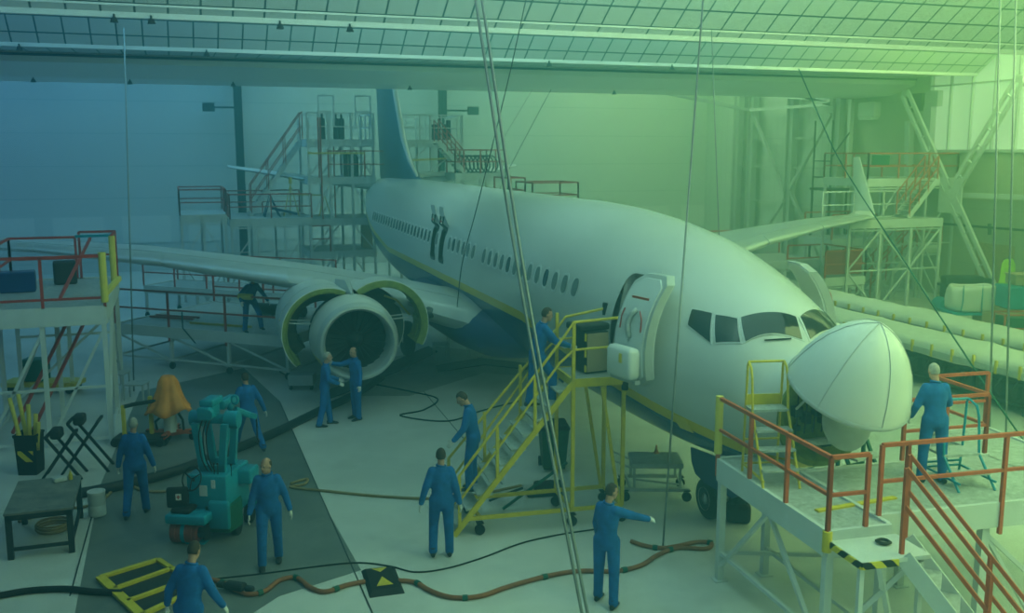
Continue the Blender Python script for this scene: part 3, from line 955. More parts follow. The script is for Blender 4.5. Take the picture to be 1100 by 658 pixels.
# fin
fin_m = mat('fin_paint', (0.015, 0.10, 0.22), 0.4, var=0.3, scale=0.5)
rings = []
for z, sl_, c_, t in ((4.9, 27.2, 10.6, .035), (5.45, 28.9, 9.0, .05), (6.1, 30.4, 7.5, .07), (7.0, 31.6, 6.4, .09), (9.0, 33.2, 5.0, .09), (12.4, 35.7, 2.7, .09)):
    rings.append([Vector((sl_+x, zz-.0, z)) for x, zz in airfoil(c_, t)])
for r_ in rings:
    m_ = sum(p.y for p in r_)/len(r_)
    for p in r_: p.y -= m_
MB().loft(rings).build('fin', fin_m, PL, smooth=40)
lr = []
for z, s0 in ((5.5, 28.95), (6.1, 30.38), (7.0, 31.58), (9.0, 33.18), (12.4, 35.68)):
    lr.append((s0, 0, z))
MB().tube(lr, [.06, .09, .12, .12, .1], 8).build('fin_leading_edge', M['white'], PL, smooth=True)
MB().tube([(39.2, 0, 4.78), (39.7, 0, 4.8)], [.14, .1], 12).build('tail_cone', M['bare'], PL)

# belly antennas
MB().prism([(0, -.02), (.45, -.015), (.5, 0), (.45, .015), (0, .02)], -.42, 0).xf(Matrix.Translation((11.2, 0.3, 1.28))).build('belly_antenna', M['blue_paint'], PL)

# ------------------------------------------------ main gear
for side in (1, -1):
    g = MB()
    g.tube([(19.6, side*2.86, .55), (19.6, side*2.8, 1.9)], [.09, .13], 12).cyl((19.6, side*2.4, .55), (19.6, side*3.3, .55), .08)
    g.build('main_strut', M['beam'], PL)
    for dy in (-.42, .42):
        pr_ = [(r*1.5, z*1.6) for r, z in tyre]
        w_ = MB().lathe(pr_, (19.6, side*2.86+dy, .565), 28, My).build('main_wheel', M['black'], PL, smooth=35)
        MB().lathe([(.01, -.12), (.28, -.1), (.3, -.17), (.3, .17), (.28, .1), (.01, .12)], (19.6, side*2.86+dy, .565), 24, My).build('wheel_hub', M['beam'], w_, smooth=35)

# ------------------------------------------------ engines
M['duct_lining'] = mat('duct_lining', (0.07, 0.09, 0.06), 0.6, 0, 0.3, 6)
def engine(side, opened):
    cx, cy, cz_ = 12.55, side*5.08, 1.86
    Mx = Matrix(((0, 0, 1), (1, 0, 0), (0, 1, 0)))   # lathe z -> +x aft
    C = (cx, cy, cz_)
    E = MB().lathe([(.80, .62), (.79, .35), (.80, .12)], C, 48, Mx)
    def nl(prof, name, m, n=56, par=PL):
        mb = MB().lathe(prof, C, n, Mx)
        # slightly flattened bottom lip, as on this engine type
        mb.v = [(x, y, cz_+(z-cz_)*(.94 if z < cz_ else 1.0)) for x, y, z in mb.v]
        return mb.build(name, m, par, smooth=40)
    nl([(.80, .16), (.82, .06), (.87, .0), (.93, .01), (.98, .08), (1.005, .18)], 'engine_lip', M['bare'])
    nl([(1.005, .18), (1.04, .4), (1.07, .8), (1.08, 1.15), (1.05, 1.15), (.82, 1.1)], 'engine_cowl', cowl_m)
    nl([(.80, .16), (.785, .35), (.79, .7), (.79, 1.0)], 'inlet_duct', M['grey_metal'])
    fan = MB().lathe([(.79, .78), (.79, .82), (.2, .82)], C, 48, Mx)
    for k in range(24):
        an = 2*PI*k/24
        rr = []
        for j in range(5):
            r = .22+.55*j/4
            tw = R(25+30*j/4)
            ax = Vector((0, math.cos(an), math.sin(an)))
            tg = Vector((0, -math.sin(an), math.cos(an)))
            ch = .09+.03*j/4
            d_ = tg*math.sin(tw)+Vector((1, 0, 0))*math.cos(tw)
            nrm = ax.cross(d_)*.006
            p0 = Vector(C)+Vector((.68, 0, 0))+ax*r
            rr.append([p0-d_*ch+nrm, p0+d_*ch+nrm, p0+d_*ch-nrm, p0-d_*ch-nrm])
        fan.loft(rr)
    fan.build('fan', M['dark'], PL, smooth=30)
    MB().lathe([(.005, .36), (.06, .42), (.14, .55), (.2, .68), (.22, .82)], C, 32, Mx).build('spinner', M['dark'], PL, smooth=True)
    # fan case and core behind the cowl
    core = MB()
    core.lathe([(.98, 1.1), (.98, 1.5), (.95, 1.9), (.7, 2.0), (.55, 2.3), (.52, 3.2), (.6, 3.4), (.5, 4.0), (.35, 4.4), (.33, 4.42), (.01, 4.3)], C, 40, Mx)
    for x in (1.25, 1.45, 1.75): core.lathe([(.98, x), (1.02, x+.02), (.98, x+.05)], C, 40, Mx)
    random.seed(5)
    for k in range(22):
        an = random.uniform(0, 2*PI)
        core.rbox((cx+random.uniform(1.3, 3.3), cy+.62*math.cos(an), cz_+.62*math.sin(an)), (random.uniform(.15, .4), random.uniform(.1, .22), random.uniform(.1, .22)), .03)
    for k in range(14):
        an = random.uniform(0, 2*PI); x0 = random.uniform(2, 2.5)
        core.tube([(cx+x0+.25*j, cy+.6*math.cos(an+.15*j), cz_+.6*math.sin(an+.15*j)) for j in range(5)], .025, 6)
    core.build('engine_core', M['dark'], PL, smooth=35)
    py = MB()
    rings = []
    for x, zb_, zt_, w_ in ((1.0, .95, 1.12, .05), (1.8, .9, 1.35, .16), (3.2, .62, 1.2, .2), (4.6, .45, 1.1, .18), (5.6, .55, .8, .05)):
        rings.append([Vector((cx+x, cy+a_*w_, cz_+b_)) for a_, b_ in ((-1, zb_), (1, zb_), (1, (zb_+zt_)/2), (.4, zt_), (-.4, zt_), (-1, (zb_+zt_)/2))])
    py.loft(rings).build('engine_pylon', M['wing'], PL, smooth=40)
    # cowl leaves hinged along the top
    def leaf(s_, x0, x1, r, ang, name, arc=(8, 172), wall=.07, core_m='primer'):
        outer = MB()
        n = 20
        th = [R(arc[0]+(arc[1]-arc[0])*i/n) for i in range(n+1)]
        for mi_, r0, r1 in ((0, r, r-.02), (1, r-.02, r-wall)):
            outer.mi(mi_)
            rings = []
            for t in th:
                rings.append([Vector((x, s_*rr_*math.sin(t), rr_*math.cos(t))) for x, rr_ in ((x0, r0), (x1, r0*.97), (x1, r1*.97), (x0, r1))])
            outer.loft(rings)
        outer.mi(1)
        for t in th[::4]:
            outer.bar((x0, s_*(r-wall-.02)*math.sin(t), (r-wall-.02)*math.cos(t)), (x1, s_*(r-wall-.02)*.97*math.sin(t), (r-wall-.02)*.97*math.cos(t)), .05, .05)
        for fx in (.05, .5, .95):
            x = x0+(x1-x0)*fx
            outer.tube([(x, s_*(r-wall-.02)*math.sin(t), (r-wall-.02)*math.cos(t)) for t in th], .035, 5)
        # rotate about the hinge line at the top
        hz = r*math.cos(R(arc[0])); hy = s_*r*math.sin(R(arc[0]))
        Rm = Matrix.Translation((0, hy, hz)) @ Matrix.Rotation(s_*ang, 4, 'X') @ Matrix.Translation((0, -hy, -hz))
        outer.xf(Rm)
        outer.xf(Matrix.Translation(C))
        outer.build(name, [cowl_m2, M[core_m]], PL, smooth=40)
        return Rm
    for s_ in (1, -1):
        if opened:
            leaf(s_, 1.15, 2.15, 1.16, R(30 if s_ > 0 else 44), 'fan_cowl_door', (6, 165), .10 if s_ > 0 else .15, 'primer')
            leaf(s_, 2.25, 3.9, 1.14, R(30 if s_ > 0 else 22), 'reverser_door', (8, 165), .40, 'duct_lining')
            mb = MB()
            for x in (1.5, 2.0):
                mb.bar((cx+x, cy+s_*.9, cz_+.3), (cx+x, cy+s_*1.55, cz_+.35), .03)
            mb.build('hold_open_rod', M['beam'], PL)
            MB().tube([(cx+2.12, cy+s_*1.02, cz_+.85), (cx+2.15, cy+s_*1.35, cz_+.72), (cx+2.15, cy+s_*1.7, cz_+.3)], .03, 6).build('edge_guard', M['yellow'], PL)
        else:
            leaf(s_, 1.15, 2.2, 1.08, 0, 'fan_cowl_door', (3, 177)); leaf(s_, 2.2, 4.0, 1.05, 0, 'reverser_door', (3, 177))
cowl_m = mat('cowl_white', (0.78, 0.80, 0.80), 0.28, var=0.03, scale=0.8)
nt = cowl_m.node_tree; b = nt.nodes['Principled BSDF']; src = b.inputs['Base Color'].links[0].from_socket
tc = nt.nodes.new('ShaderNodeTexCoord'); sp = nt.nodes.new('ShaderNodeSeparateXYZ'); nt.links.new(tc.outputs['Object'], sp.inputs[0])
z2 = nt.nodes.new('ShaderNodeMath'); z2.operation = 'ADD'; z2.inputs[1].default_value = 0; nt.links.new(sp.outputs['Z'], z2.inputs[0])
y_ = mixc(cmpn(1.28), (0.01, 0.055, 0.20, 1), None, (0.85, 0.62, 0.02, 1)); y_ = mixc(cmpn(1.5), y_, None, src)
nt.links.new(y_, b.inputs['Base Color'])
cowl_m2 = mat('cowl_leaf_white', (0.74, 0.77, 0.77), 0.3, var=0.03)
engine(1, True)
engine(-1, False)
# ================================================================== access docks, stairs, rails
def rail_run(t, pts, h=1.1, m=None, post=.045, step=1.6, name='guard_rail', mids=(.5,), kick=0, zb=0.0, loop=False):
    m = m or M['red']
    mb = MB()
    pts = [Vector(p) for p in pts]
    for i in range(len(pts)-1):
        a, b = pts[i], pts[i+1]
        L = (b-a).length
        n = max(1, round(L/step))
        for k in range(n+1):
            if i and k == 0: continue
            p = a.lerp(b, k/n)
            mb.bar(p+Vector((0, 0, zb)), p+Vector((0, 0, h)), post, post)
        mb.bar(a+Vector((0, 0, h)), b+Vector((0, 0, h)), post, post)
        for q in mids:
            mb.bar(a+Vector((0, 0, h*q)), b+Vector((0, 0, h*q)), post*.85, post*.85)
        if kick: mb.bar(a+Vector((0, 0, .08)), b+Vector((0, 0, .08)), .02, .14)
    return mb.build(name, m, t)
def castor(mb, p, r=.1):
    p = Vector(p)
    mb.cyl(p+Vector((0, -.03, r)), p+Vector((0, .03, r)), r, n=14)
    mb.bar(p+Vector((0, -.045, r)), p+Vector((0, -.045, r*2.4)), .06, .01)
    mb.bar(p+Vector((0, .045, r)), p+Vector((0, .045, r*2.4)), .06, .01)
    mb.box(p+Vector((0, 0, r*2.4)), (.12, .12, .02))
    return mb
def deck_part(t, x0, x1, y0, y1, z, beam=.25, m=None):
    MB().box(((x0+x1)/2, (y0+y1)/2, z-.02), (x1-x0-.04, y1-y0-.04, .04)).build('deck', m or M['deck'], t)
    e = MB()
    e.box(((x0+x1)/2, y0, z-beam/2+.03), (x1-x0, .06, beam)).box(((x0+x1)/2, y1, z-beam/2+.03), (x1-x0, .06, beam))
    e.box((x0, (y0+y1)/2, z-beam/2+.03), (.06, y1-y0-.06, beam)).box((x1, (y0+y1)/2, z-beam/2+.03), (.06, y1-y0-.06, beam))
    e.build('edge_beam', M['beam'], t)
def legs_part(t, xs, ys_, ztop, w=.09, zlo=0.0, m=None, wheels=False, name='leg'):
    for x in xs:
        for y in ys_:
            lg = MB().bar((x, y, zlo+(.24 if wheels else 0)), (x, y, ztop), w, w).box((x, y, zlo+(.24 if wheels else .01)), (w*2, w*2, .02)).build(name, m or M['beam'], t)
            if wheels: castor(MB(), (x, y, zlo), .1).build('castor', M['black'], lg)
def braces(t, segs, w=.05, m=None, name='brace'):
    for a, b in segs: MB().bar(a, b, w, w).build(name, m or M['beam'], t)
def stair(t, top, foot, width_dir, width, n, m_str=None, m_tread=None, rails=None, rail_h=.95, sw=.04, sh=.2, tread_d=.25, both=True):
    """straight flight from foot to top (centre line at near side), width_dir horizontal unit"""
    top, foot, wd = Vector(top), Vector(foot), Vector(width_dir).normalized()*width
    d = top-foot
    hd_ = Vector((d.x, d.y, 0)).normalized()
    for k in (0, 1):
        MB().bar(foot+wd*k, top+wd*k, sw, sh).build('stringer', m_str or M['beam'], t)
    for k in range(n):
        p = foot+d*((k+.6)/n)
        c = p+wd*.5
        an = math.atan2(wd.y, wd.x)
        MB().box(c, (width-.04, tread_d, .04), an).build('tread', m_tread or M['deck'], t)
    if rails:
        for k in ((0, 1) if both else (0,)):
            mb = MB()
            o = wd*k
            up = Vector((0, 0, rail_h))
            mb.bar(foot+o+d*.04+up, top+o+up, .045, .045).bar(foot+o+d*.04+up*.5, top+o+up*.5, .04, .04)
            for f in (.04, .36, .68, 1.0):
                mb.bar(foot+o+d*f, foot+o+d*f+up, .045, .045)
            mb.build('handrail', rails, t)

# ---- right foreground platform (its top is about 1.5 m up)
zd = 1.9
A_ = c2w(3.84, 11.33)                              # near-left corner of the deck
ang = R(-4.5)
t = thing('work_platform', 'large grey-decked platform with orange-red railings in the right foreground', 'work platform', (A_.x, A_.y, 0), ang)
# local axes: x right, y away
deck_part(t, 0, .88, 0, 2.96, zd, .34)
MB().box((2.5, 1.22, zd-.02), (3.2, 1.78, .04)).box((4.6, 1.85, zd-.02), (1.06, 3.04, .04)).build('deck', M['deck'], t)
MB().box((3.0, .31, zd-.14), (4.26, .06, .34)).build('edge_beam', M['beam'], t)
MB().box((2.5, 2.13, zd-.14), (3.2, .06, .34)).build('edge_beam', M['beam'], t)
MB().box((4.6, 3.37, zd-.14), (1.06, .06, .34)).box((5.13, 1.85, zd-.14), (.06, 3.0, .34)).build('edge_beam', M['beam'], t)
legs_part(t, (.06, .82), (.06, 2.9), zd-.3, .10)
legs_part(t, (2.6, 5.0), (.4, 2.05), zd-.3, .11)
braces(t, [((.06, .06, .2), (.06, 1.5, zd-.3)), ((.06, 2.9, .2), (.06, 1.5, zd-.3)), ((.06, .06, .45), (.06, 2.9, .45)), ((.82, .1, .45), (.82, 2.9, .45)), ((2.6, .4, zd-.4), (4.2, .4, .1)), ((2.6, .4, zd-.4), (3.6, .5, .1)),
          ((.06, 2.9, .45), (2.6, 2.05, .45))], .055)
post = .05
H_ = .95
rail_run(t, [(0, 2.96, zd), (0, 0, zd)], H_, M['orange_red'], post, .98, mids=(.5,), zb=-.25)
rail_run(t, [(0, 0, zd), (.52, 0, zd)], H_, M['orange_red'], post, .52, mids=(.5,), zb=-.1)
rail_run(t, [(.90, .28, zd), (1.28, .28, zd)], H_, M['orange_red'], post, .4, zb=-.3)
rail_run(t, [(1.28, .28, zd), (2.75, .28, zd), (5.1, .28, zd)], H_, M['orange_red'], post, 2.4, zb=-.4)
rail_run(t, [(2.6, 2.15, zd), (4.05, 2.15, zd)], H_, M['orange_red'], post, .8)
rail_run(t, [(4.05, 2.15, zd), (4.05, 3.4, zd), (5.1, 3.4, zd)], H_, M['orange_red'], post, 1.2)
MB().cyl((0, 2.96, zd+.1), (0, 2.96, zd+.98), .06, n=14).build('post_padding', M['pad'], t)
MB().cyl((0, 0, zd-.24), (0, 0, zd+.02), .06, n=14).build('post_padding', M['yellow'], t)
MB().box((.9, .75, zd+.01), (1.3, .08, .03), R(8)).build('yellow_strip', M['yellow'], t)
haz = mat('hazard_tape', (.8, .65, .03), .6, var=.03)
nt = haz.node_tree; b = nt.nodes['Principled BSDF']; src = b.inputs['Base Color'].links[0].from_socket
wv = nt.nodes.new('ShaderNodeTexWave'); wv.inputs['Scale'].default_value = 2.2; wv.bands_direction = 'DIAGONAL'
tc = nt.nodes.new('ShaderNodeTexCoord'); nt.links.new(tc.outputs['Object'], wv.inputs['Vector'])
gt = nt.nodes.new('ShaderNodeMath'); gt.operation = 'GREATER_THAN'; gt.inputs[1].default_value = .5; nt.links.new(wv.outputs['Fac'], gt.inputs[0])
nt.links.new(mixc(gt.outputs[0], (.01, .01, .01, 1), None, src), b.inputs['Base Color'])
M['hazard'] = haz
# stair landing in front, a little lower, and the flight down to the right
zl = zd-.10
MB().box((.48, -.36, zl-.02), (.92, .66, .05)).build('landing', M['beam'], t)
MB().box((.26, -.70, zl-.04), (.48, .02, .08)).box((.01, -.36, zl-.04), (.02, .66, .08)).build('hazard_edge', M['hazard'], t)
braces(t, [((.06, -.62, 0), (.06, -.62, zl-.05)), ((.86, -.62, 0), (.86, -.62, zl-.05)), ((.1, -.1, .6), (.75, -.62, zl-.1)), ((.9, -.1, .6), (.3, -.62, zl-.1))], .06)
MB().lathe([(.07, 0), (.10, .02), (.07, .04), (.045, .02)], (.60, -.26, zl+.01), 18).build('cable_coil', M['black'], t)
SF, ST_ = Vector((2.15, -1.15, 0)), Vector((.98, -.18, zl))
stair(t, ST_, SF, (-.5, -.6, 0), .6, 7, M['beam'], M['deck'], None)
for k in (0, 1):
    o = Vector((-.36, -.43, 0))*k
    mb = MB()
    p0, p1 = Vector((.98, -.15, zd))+o, Vector((2.15, -1.15, .1))+o
    for hh in (H_, .5):
        mb.bar(p0+Vector((0, 0, hh)), p1+Vector((0, 0, hh)), .045, .045)
    for f in (0, .62, .97):
        q = p0.lerp(p1, f)
        mb.bar(q+Vector((0, 0, -.1)), q+Vector((0, 0, H_)), .045, .045)
    mb.build('handrail', M['orange_red'], t)
FORE = t

# things standing on that platform
def step_ladder(label, loc, rz, m, n=4, w=.55, h=1.0, rail=.9, cat='step ladder', top=.5, name='step_ladder', tr=None, d=.8):
    t = thing(name, label, cat, loc, rz)
    tr = tr or M['deck']
    fr = MB()
    # back frame uprights carry on up as a guard rail
    for x in (0, w):
        fr.tube([(x, top+d*.02, 0), (x, top-.03, h), (x, top-.06, h+rail-.05), (x, top-.1, h+rail), (x, .12, h+rail-.06), (x, .06, h+rail-.2), (x, 0, h)], .018, 6)
        fr.tube([(x, -d+.1, 0), (x, 0, h)], .02, 6)
        fr.bar((x, -d+.1, .12), (x, top, .12), .025)
    fr.tube([(0, top-.08, h+rail), (w, top-.08, h+rail)], .018, 6).bar((0, top, .12), (w, top, .12), .025)
    fr.bar((0, top-.03, h*.5), (w, top-.03, h*.5), .025)
    fr.build('frame', m, t)
    for k in range(n):
        f = k/n
        y = -d+.1+(d-.1)*f
        if k == 0: continue
        MB().box((w/2, y+.02, h*f), (w, .2, .03)).build('tread', tr, t)
    MB().box((w/2, top/2-.02, h), (w+.02, top, .035)).build('top_step', tr, t)
    return t
p = c2w(3.38, 13.35)
t = step_ladder('yellow step ladder with hooped guard rail standing at the open nose', (p.x, p.y, zd), R(-12), M['yellow'], 4, .52, .98, .66, top=.30, d=.62)
MB().box((.26, .28, 1.07), (.52, .02, .16)).build('kick_board', M['yellow'], t)
p = c2w(6.0, 13.1)
t = step_ladder('low green step stool on the platform, behind the right-hand railing', (p.x, p.y, zd), R(-8), M['teal'], 2, .55, .40, .72, 'step stool', .40, 'step_stool', M['deck'], .48)
p = c2w(5.5, 15.9)
t = thing('access_steps', 'dark green steps and frame standing beneath the raised nose cone', 'steps', (p.x, p.y, 0), R(10))
fr = MB()
for x in (0, .6):
    fr.bar((x, 0, 0), (x, 0, 2.1), .05).bar((x, -1.0, .0), (x, .1, 1.9), .05)
fr.bar((0, 0, 1.2), (.6, 0, 1.2), .04).bar((-1.6, 0, 1.2), (0, 0, 1.2), .04).bar((-1.6, 0, 0), (-1.6, 0, 1.9), .05).bar((-1.6, 0, 1.0), (0, 0, 1.5), .03)
fr.build('frame', M['dgreen'], t)
for k in range(5): MB().box((.3, -.95+.22*k, .3+.38*k), (.6, .25, .04)).build('tread', M['deck'], t)

# ---- yellow mobile stairs at the forward door
zt = 2.62
T0 = c2w(1.05, 16.35)
ang = R(-5)
t = thing('mobile_stairs', 'bright yellow mobile stairs with grey treads at the open forward door', 'stairs', (T0.x, T0.y, 0), ang)
YL = M['yellow']
# local: x towards the airliner, y away; deck 0..0.9, flight runs to -x
LD, LW = .92, 1.0
MB().box((LD/2, LW/2, zt-.02), (LD, LW, .04)).build('deck', M['deck'], t)
e = MB()
for y in (0, LW): e.box((LD/2, y, zt-.06), (LD, .05, .14))
for x in (0, LD): e.box((x, LW/2, zt-.06), (.05, LW, .14))
e.build('deck_frame', YL, t)
for x, y in ((0, 0), (LD, 0), (0, LW), (LD, LW)):
    lg = MB().bar((x, y, .3), (x, y, zt-.1), .06).build('leg', YL, t)
    castor(MB(), (x, y, 0), .09).build('castor', M['black'], lg)
FX = -2.1
b = MB()
for y in (0, LW): b.bar((FX+.2, y, .3), (LD, y, .3), .06)
for x in (FX+.45, 0, LD): b.bar((x, 0, .3), (x, LW, .3), .05)
b.build('base_frame', YL, t)
for y in (0, LW):
    MB().bar((LD-.05, y, .33), (LD-.4, y, zt-.15), .05).build('brace', YL, t)
castor(MB(), (FX+.45, 0, 0), .09).build('castor', M['black'], t)
castor(MB(), (FX+.45, LW, 0), .09).build('castor', M['black'], t)
for y in (0, LW):
    st = MB().bar((FX, y, .02), (0, y, zt-.05), .05, .09).build('stringer', YL, t)
n = 10
for k in range(n):
    f = (k+.8)/(n+.6)
    tr = MB().box((FX+(-FX)*f, LW/2, zt*f), (.27, LW-.06, .035)).build('tread', M['deck'], t)
for y in (0, LW):
    hr = MB()
    a, bb = Vector((FX+.1, y, .12)), Vector((0, y, zt))
    up = Vector((0, 0, 1.0))
    hr.tube([a+Vector((0, 0, .95)), bb+up*.72, bb+Vector((.16, 0, .92)), Vector((.35, y, zt+1.05)) if y == 0 else Vector((LD, y, zt+1.05))] if y else [a+Vector((0, 0, .95)), bb+Vector((-.2, 0, .72)), bb+Vector((.0, 0, 1.0)), bb+Vector((LD, 0, 1.05))], .025, 8)
    hr.tube([a+Vector((0, 0, .5)), bb+Vector((-.25, 0, .3)), bb+Vector((0, 0, .52)), bb+Vector((LD, 0, .55))], .022, 8)
    hr.bar(a, a+up*.95, .05)
    for f in (.33, .66):
        q = a.lerp(bb, f)
        hr.bar(q, q+up*.93, .05)
    hr.bar((0, y, zt), (0, y, zt+1.0), .055).bar((LD, y, zt), (LD, y, zt+1.12), .055)
    hr.build('handrail', YL, t)
for z in (.4, 1.05):
    MB().cyl((LD, LW, zt+z-.12), (LD, LW, zt+z+.1), .06, n=12).build('rubber_buffer', M['black'], t)
    MB().cyl((LD+.02, 0, zt-.35+z*.3), (LD+.02, 0, zt-.2+z*.3), .06, n=12).build('rubber_buffer', M['black'], t)
AIRST = t
STA = lambda x, y, z=0: (Matrix.Translation(T0) @ Matrix.Rotation(ang, 4, 'Z')) @ Vector((x, y, z))
tr = thing('tool_trolley', 'brown and grey cabinet with a lidded top standing on the yellow stair deck', 'cabinet', STA(.5, .62, zt), R(8))
MB().rbox((0, 0, .38), (.46, .5, .74), .02).build('body', M['dark'], tr)
MB().box((.235, 0, .38), (.01, .46, .68)).box((0, -.255, .38), (.42, .01, .68)).build('panel', M['card'], tr)
MB().rbox((-.05, 0, .82), (.62, .5, .12), .03).build('lid', M['dark'], tr)
MB().bar((-.25, -.26, .05), (-.25, -.26, .74), .03).build('hazard_strip', M['hazard'], tr)

# ---- left foreground dock (deck 3.05 m up)
z1 = 3.1
NL, NR = gz(4, 335, z1), gz(113, 329, z1)
t = thing('access_dock', 'tall dock with pale legs and dark red railings at the left edge', 'work platform', (NR.x, NR.y, 0), 0)
W_ = 2.6; D_ = 5.4
x0 = -W_
deck_part(t, x0, 0, 0, D_, z1, .42)
legs_part(t, (x0+.05, x0/2, -.05), (.05, D_/2, D_-.05), z1-.35, .10)
braces(t, [((x0+.05, .05, .1), (x0/2, .05, 2.6)), ((x0/2, .05, .1), (-.05, .05, 2.6)), ((-.05, .05, .1), (-.05, D_/2, 2.6)), ((-.05, D_/2, 2.6), (-.05, D_-.05, .1)), ((x0, .05, 1.3), (0, .05, 1.3)), ((x0, D_/2, .2), (0, D_/2, 2.6)),
          ((x0+.05, 0.05, .12), (x0+.05, D_, .12)), ((-.05, 0.05, .12), (-.05, D_, .12)), ((x0, .05, .12), (0, .05, .12)), ((x0, D_-.05, .12), (0, D_-.05, .12)), ((x0, D_-.05, 1.6), (0, D_-.05, 1.6)), ((x0+.05, D_/2, 0.1), (x0/2, .05, 2.6))], .06)
braces(t, [((x0+.5, .4, .3), (x0+1.7, 3.2, 2.7)), ((x0+.9, .4, .3), (x0+2.1, 3.2, 2.7))], .06, M['red'], 'ladder_rail')
rail_run(t, [(x0, 0, z1), (x0+W_*.52, 0, z1), (0, 0, z1)], 1.12, M['red'], .06, 1.5, mids=(.18,))
rail_run(t, [(x0, 0, z1), (x0, D_, z1)], 1.12, M['red'], .06, 1.8)
rail_run(t, [(x0, D_, z1), (x0+1.6, D_, z1)], 1.12, M['red'], .06, 1.6)
rail_run(t, [(0, D_-1.6, z1), (0, D_, z1), (-.9, D_, z1)], 1.25, M['red'], .06, 1.6)
MB().bar((-1.0, 1.0, z1+.1), (-.6, D_-.3, z1+1.1), .06).build('hand_bar', M['red'], t)
MB().cyl((0, 0, z1+.1), (0, 0, z1+1.2), .08, n=12).build('post_padding', M['pad'], t)
MB().cyl((0, D_-1.6, z1+.1), (0, D_-1.6, z1+1.25), .08, n=12).build('post_padding', M['pad'], t)
MB().bar((0, .2, z1+.25), (.25, 1.4, z1+.45), .1).build('yellow_bumper', M['pad'], t)
MB().bar((x0+1.6, D_, z1+1.14), (x0+W_, D_, z1+1.14), .07).build('blue_bar', M['teal'], t)
bx = own(MB().rbox((0, 0, .3), (.55, .4, .6), .05), 'tool_case', M['dark'], 'dark upright case on the left dock deck', 'case', (NR.x-1.2, NR.y+4.4, z1), R(8))
bx = own(MB().rbox((0, 0, .25), (.8, .5, .5), .04), 'tool_box', M['blue_paint'], 'blue box at the left end of the left dock deck', 'box', (NR.x-2.15, NR.y+3.2, z1), R(4))

# ---- long low walkway under the starboard wing
z2_ = 1.25
Pa = c2w(-12.2, 29.6); Pb = c2w(-6.4, 27.4)
dv = Pb-Pa
an = math.atan2(dv.y, dv.x)
Lw = dv.length
t = thing('wing_walkway', 'long low grey walkway with red railings running under the near wing', 'walkway', (Pa.x, Pa.y, 0), an)
deck_part(t, 0, Lw, 0, 4.8, z2_, .32)
xs_ = [Lw*k/3 for k in range(4)]
legs_part(t, [.05]+xs_[1:3]+[Lw-.05], (.05, 4.75), z2_-.25, .09, wheels=True)
braces(t, [((xs_[k]+.1, .05, z2_-.3), (xs_[k+1]-.1, .05, .3)) for k in range(3)]+[((0, .05, .28), (Lw, .05, .28)), ((0, 4.75, .28), (Lw, 4.75, .28))]+[((x, .05, .28), (x, 4.75, .28)) for x in xs_], .06)
rail_run(t, [(0, 0, z2_), (Lw*.66, 0, z2_), (Lw, 0, z2_)], 1.1, M['red'], .055, 1.9, zb=-.4)
rail_run(t, [(0, 4.8, z2_), (Lw, 4.8, z2_)], 1.1, M['red'], .055, 1.9)
for k in range(2):
    MB().bar((.3, 1.2+k*.3, z2_+.06), (1.9, 1.3+k*.3, z2_+.06), .06).build('loose_red_bar', M['red'], t)
WALK = t
WK = lambda x, y, z=0: (Matrix.Translation(Pa) @ Matrix.Rotation(an, 4, 'Z')) @ Vector((x, y, z))
own(MB().cyl((-.9, 0, .18), (.9, 0, .18), .18, n=16).cyl((-.2, 0, .18), (.15, 0, .18), .19, n=16), 'rolled_mat', M['dark'], 'dark rolled mat with a tan band lying on the low walkway', 'roll', WK(Lw*.62, 3.2, z2_), an-.05)
own(MB().bar((-1.1, 0, .03), (1.1, 0, .03), .06, .06), 'yellow_pole', M['yellow'], 'yellow pole lying on the low walkway deck', 'pole', WK(Lw*.52, .9, z2_), .03+an)
o = own(MB().cyl((-.22, 0, 0), (.22, 0, 0), .09, n=12), 'rail_padding', M['pad'], 'yellow padding wrapped round the rail before the leaning worker', 'padding', WK(Lw*.78, 0, z2_+1.1), an)
lp = [(0, 0, 0), (0, 0, -.5)]+[(.22+.22*math.sin(-PI/2+2*PI*k/16), 0, -.5-.22*(1-math.cos(2*PI*k/16))*1.0) for k in range(1, 16)]
own(MB().tube(lp, .02, 6), 'hung_cable', M['dark'], 'loop of cable hanging from the low walkway rail', 'cable', WK(Lw*.42, -.06, z2_+.55), an)

# second low walkway seen beyond, under the wing
Pc = c2w(-14.5, 38.2)
t = thing('wing_walkway', 'second low walkway with red rails, seen under the wing behind the first', 'walkway', (Pc.x, Pc.y, 0), an)
deck_part(t, 0, 7.5, 0, 2.0, z2_, .3)
legs_part(t, (.05, 2.5, 5.0, 7.45), (.05, 1.95), z2_-.25, .09, wheels=True)
rail_run(t, [(0, 0, z2_), (7.5, 0, z2_)], 1.1, M['red'], .05, 1.5)
rail_run(t, [(0, 2, z2_), (7.5, 2, z2_)], 1.1, M['red'], .05, 2.5)

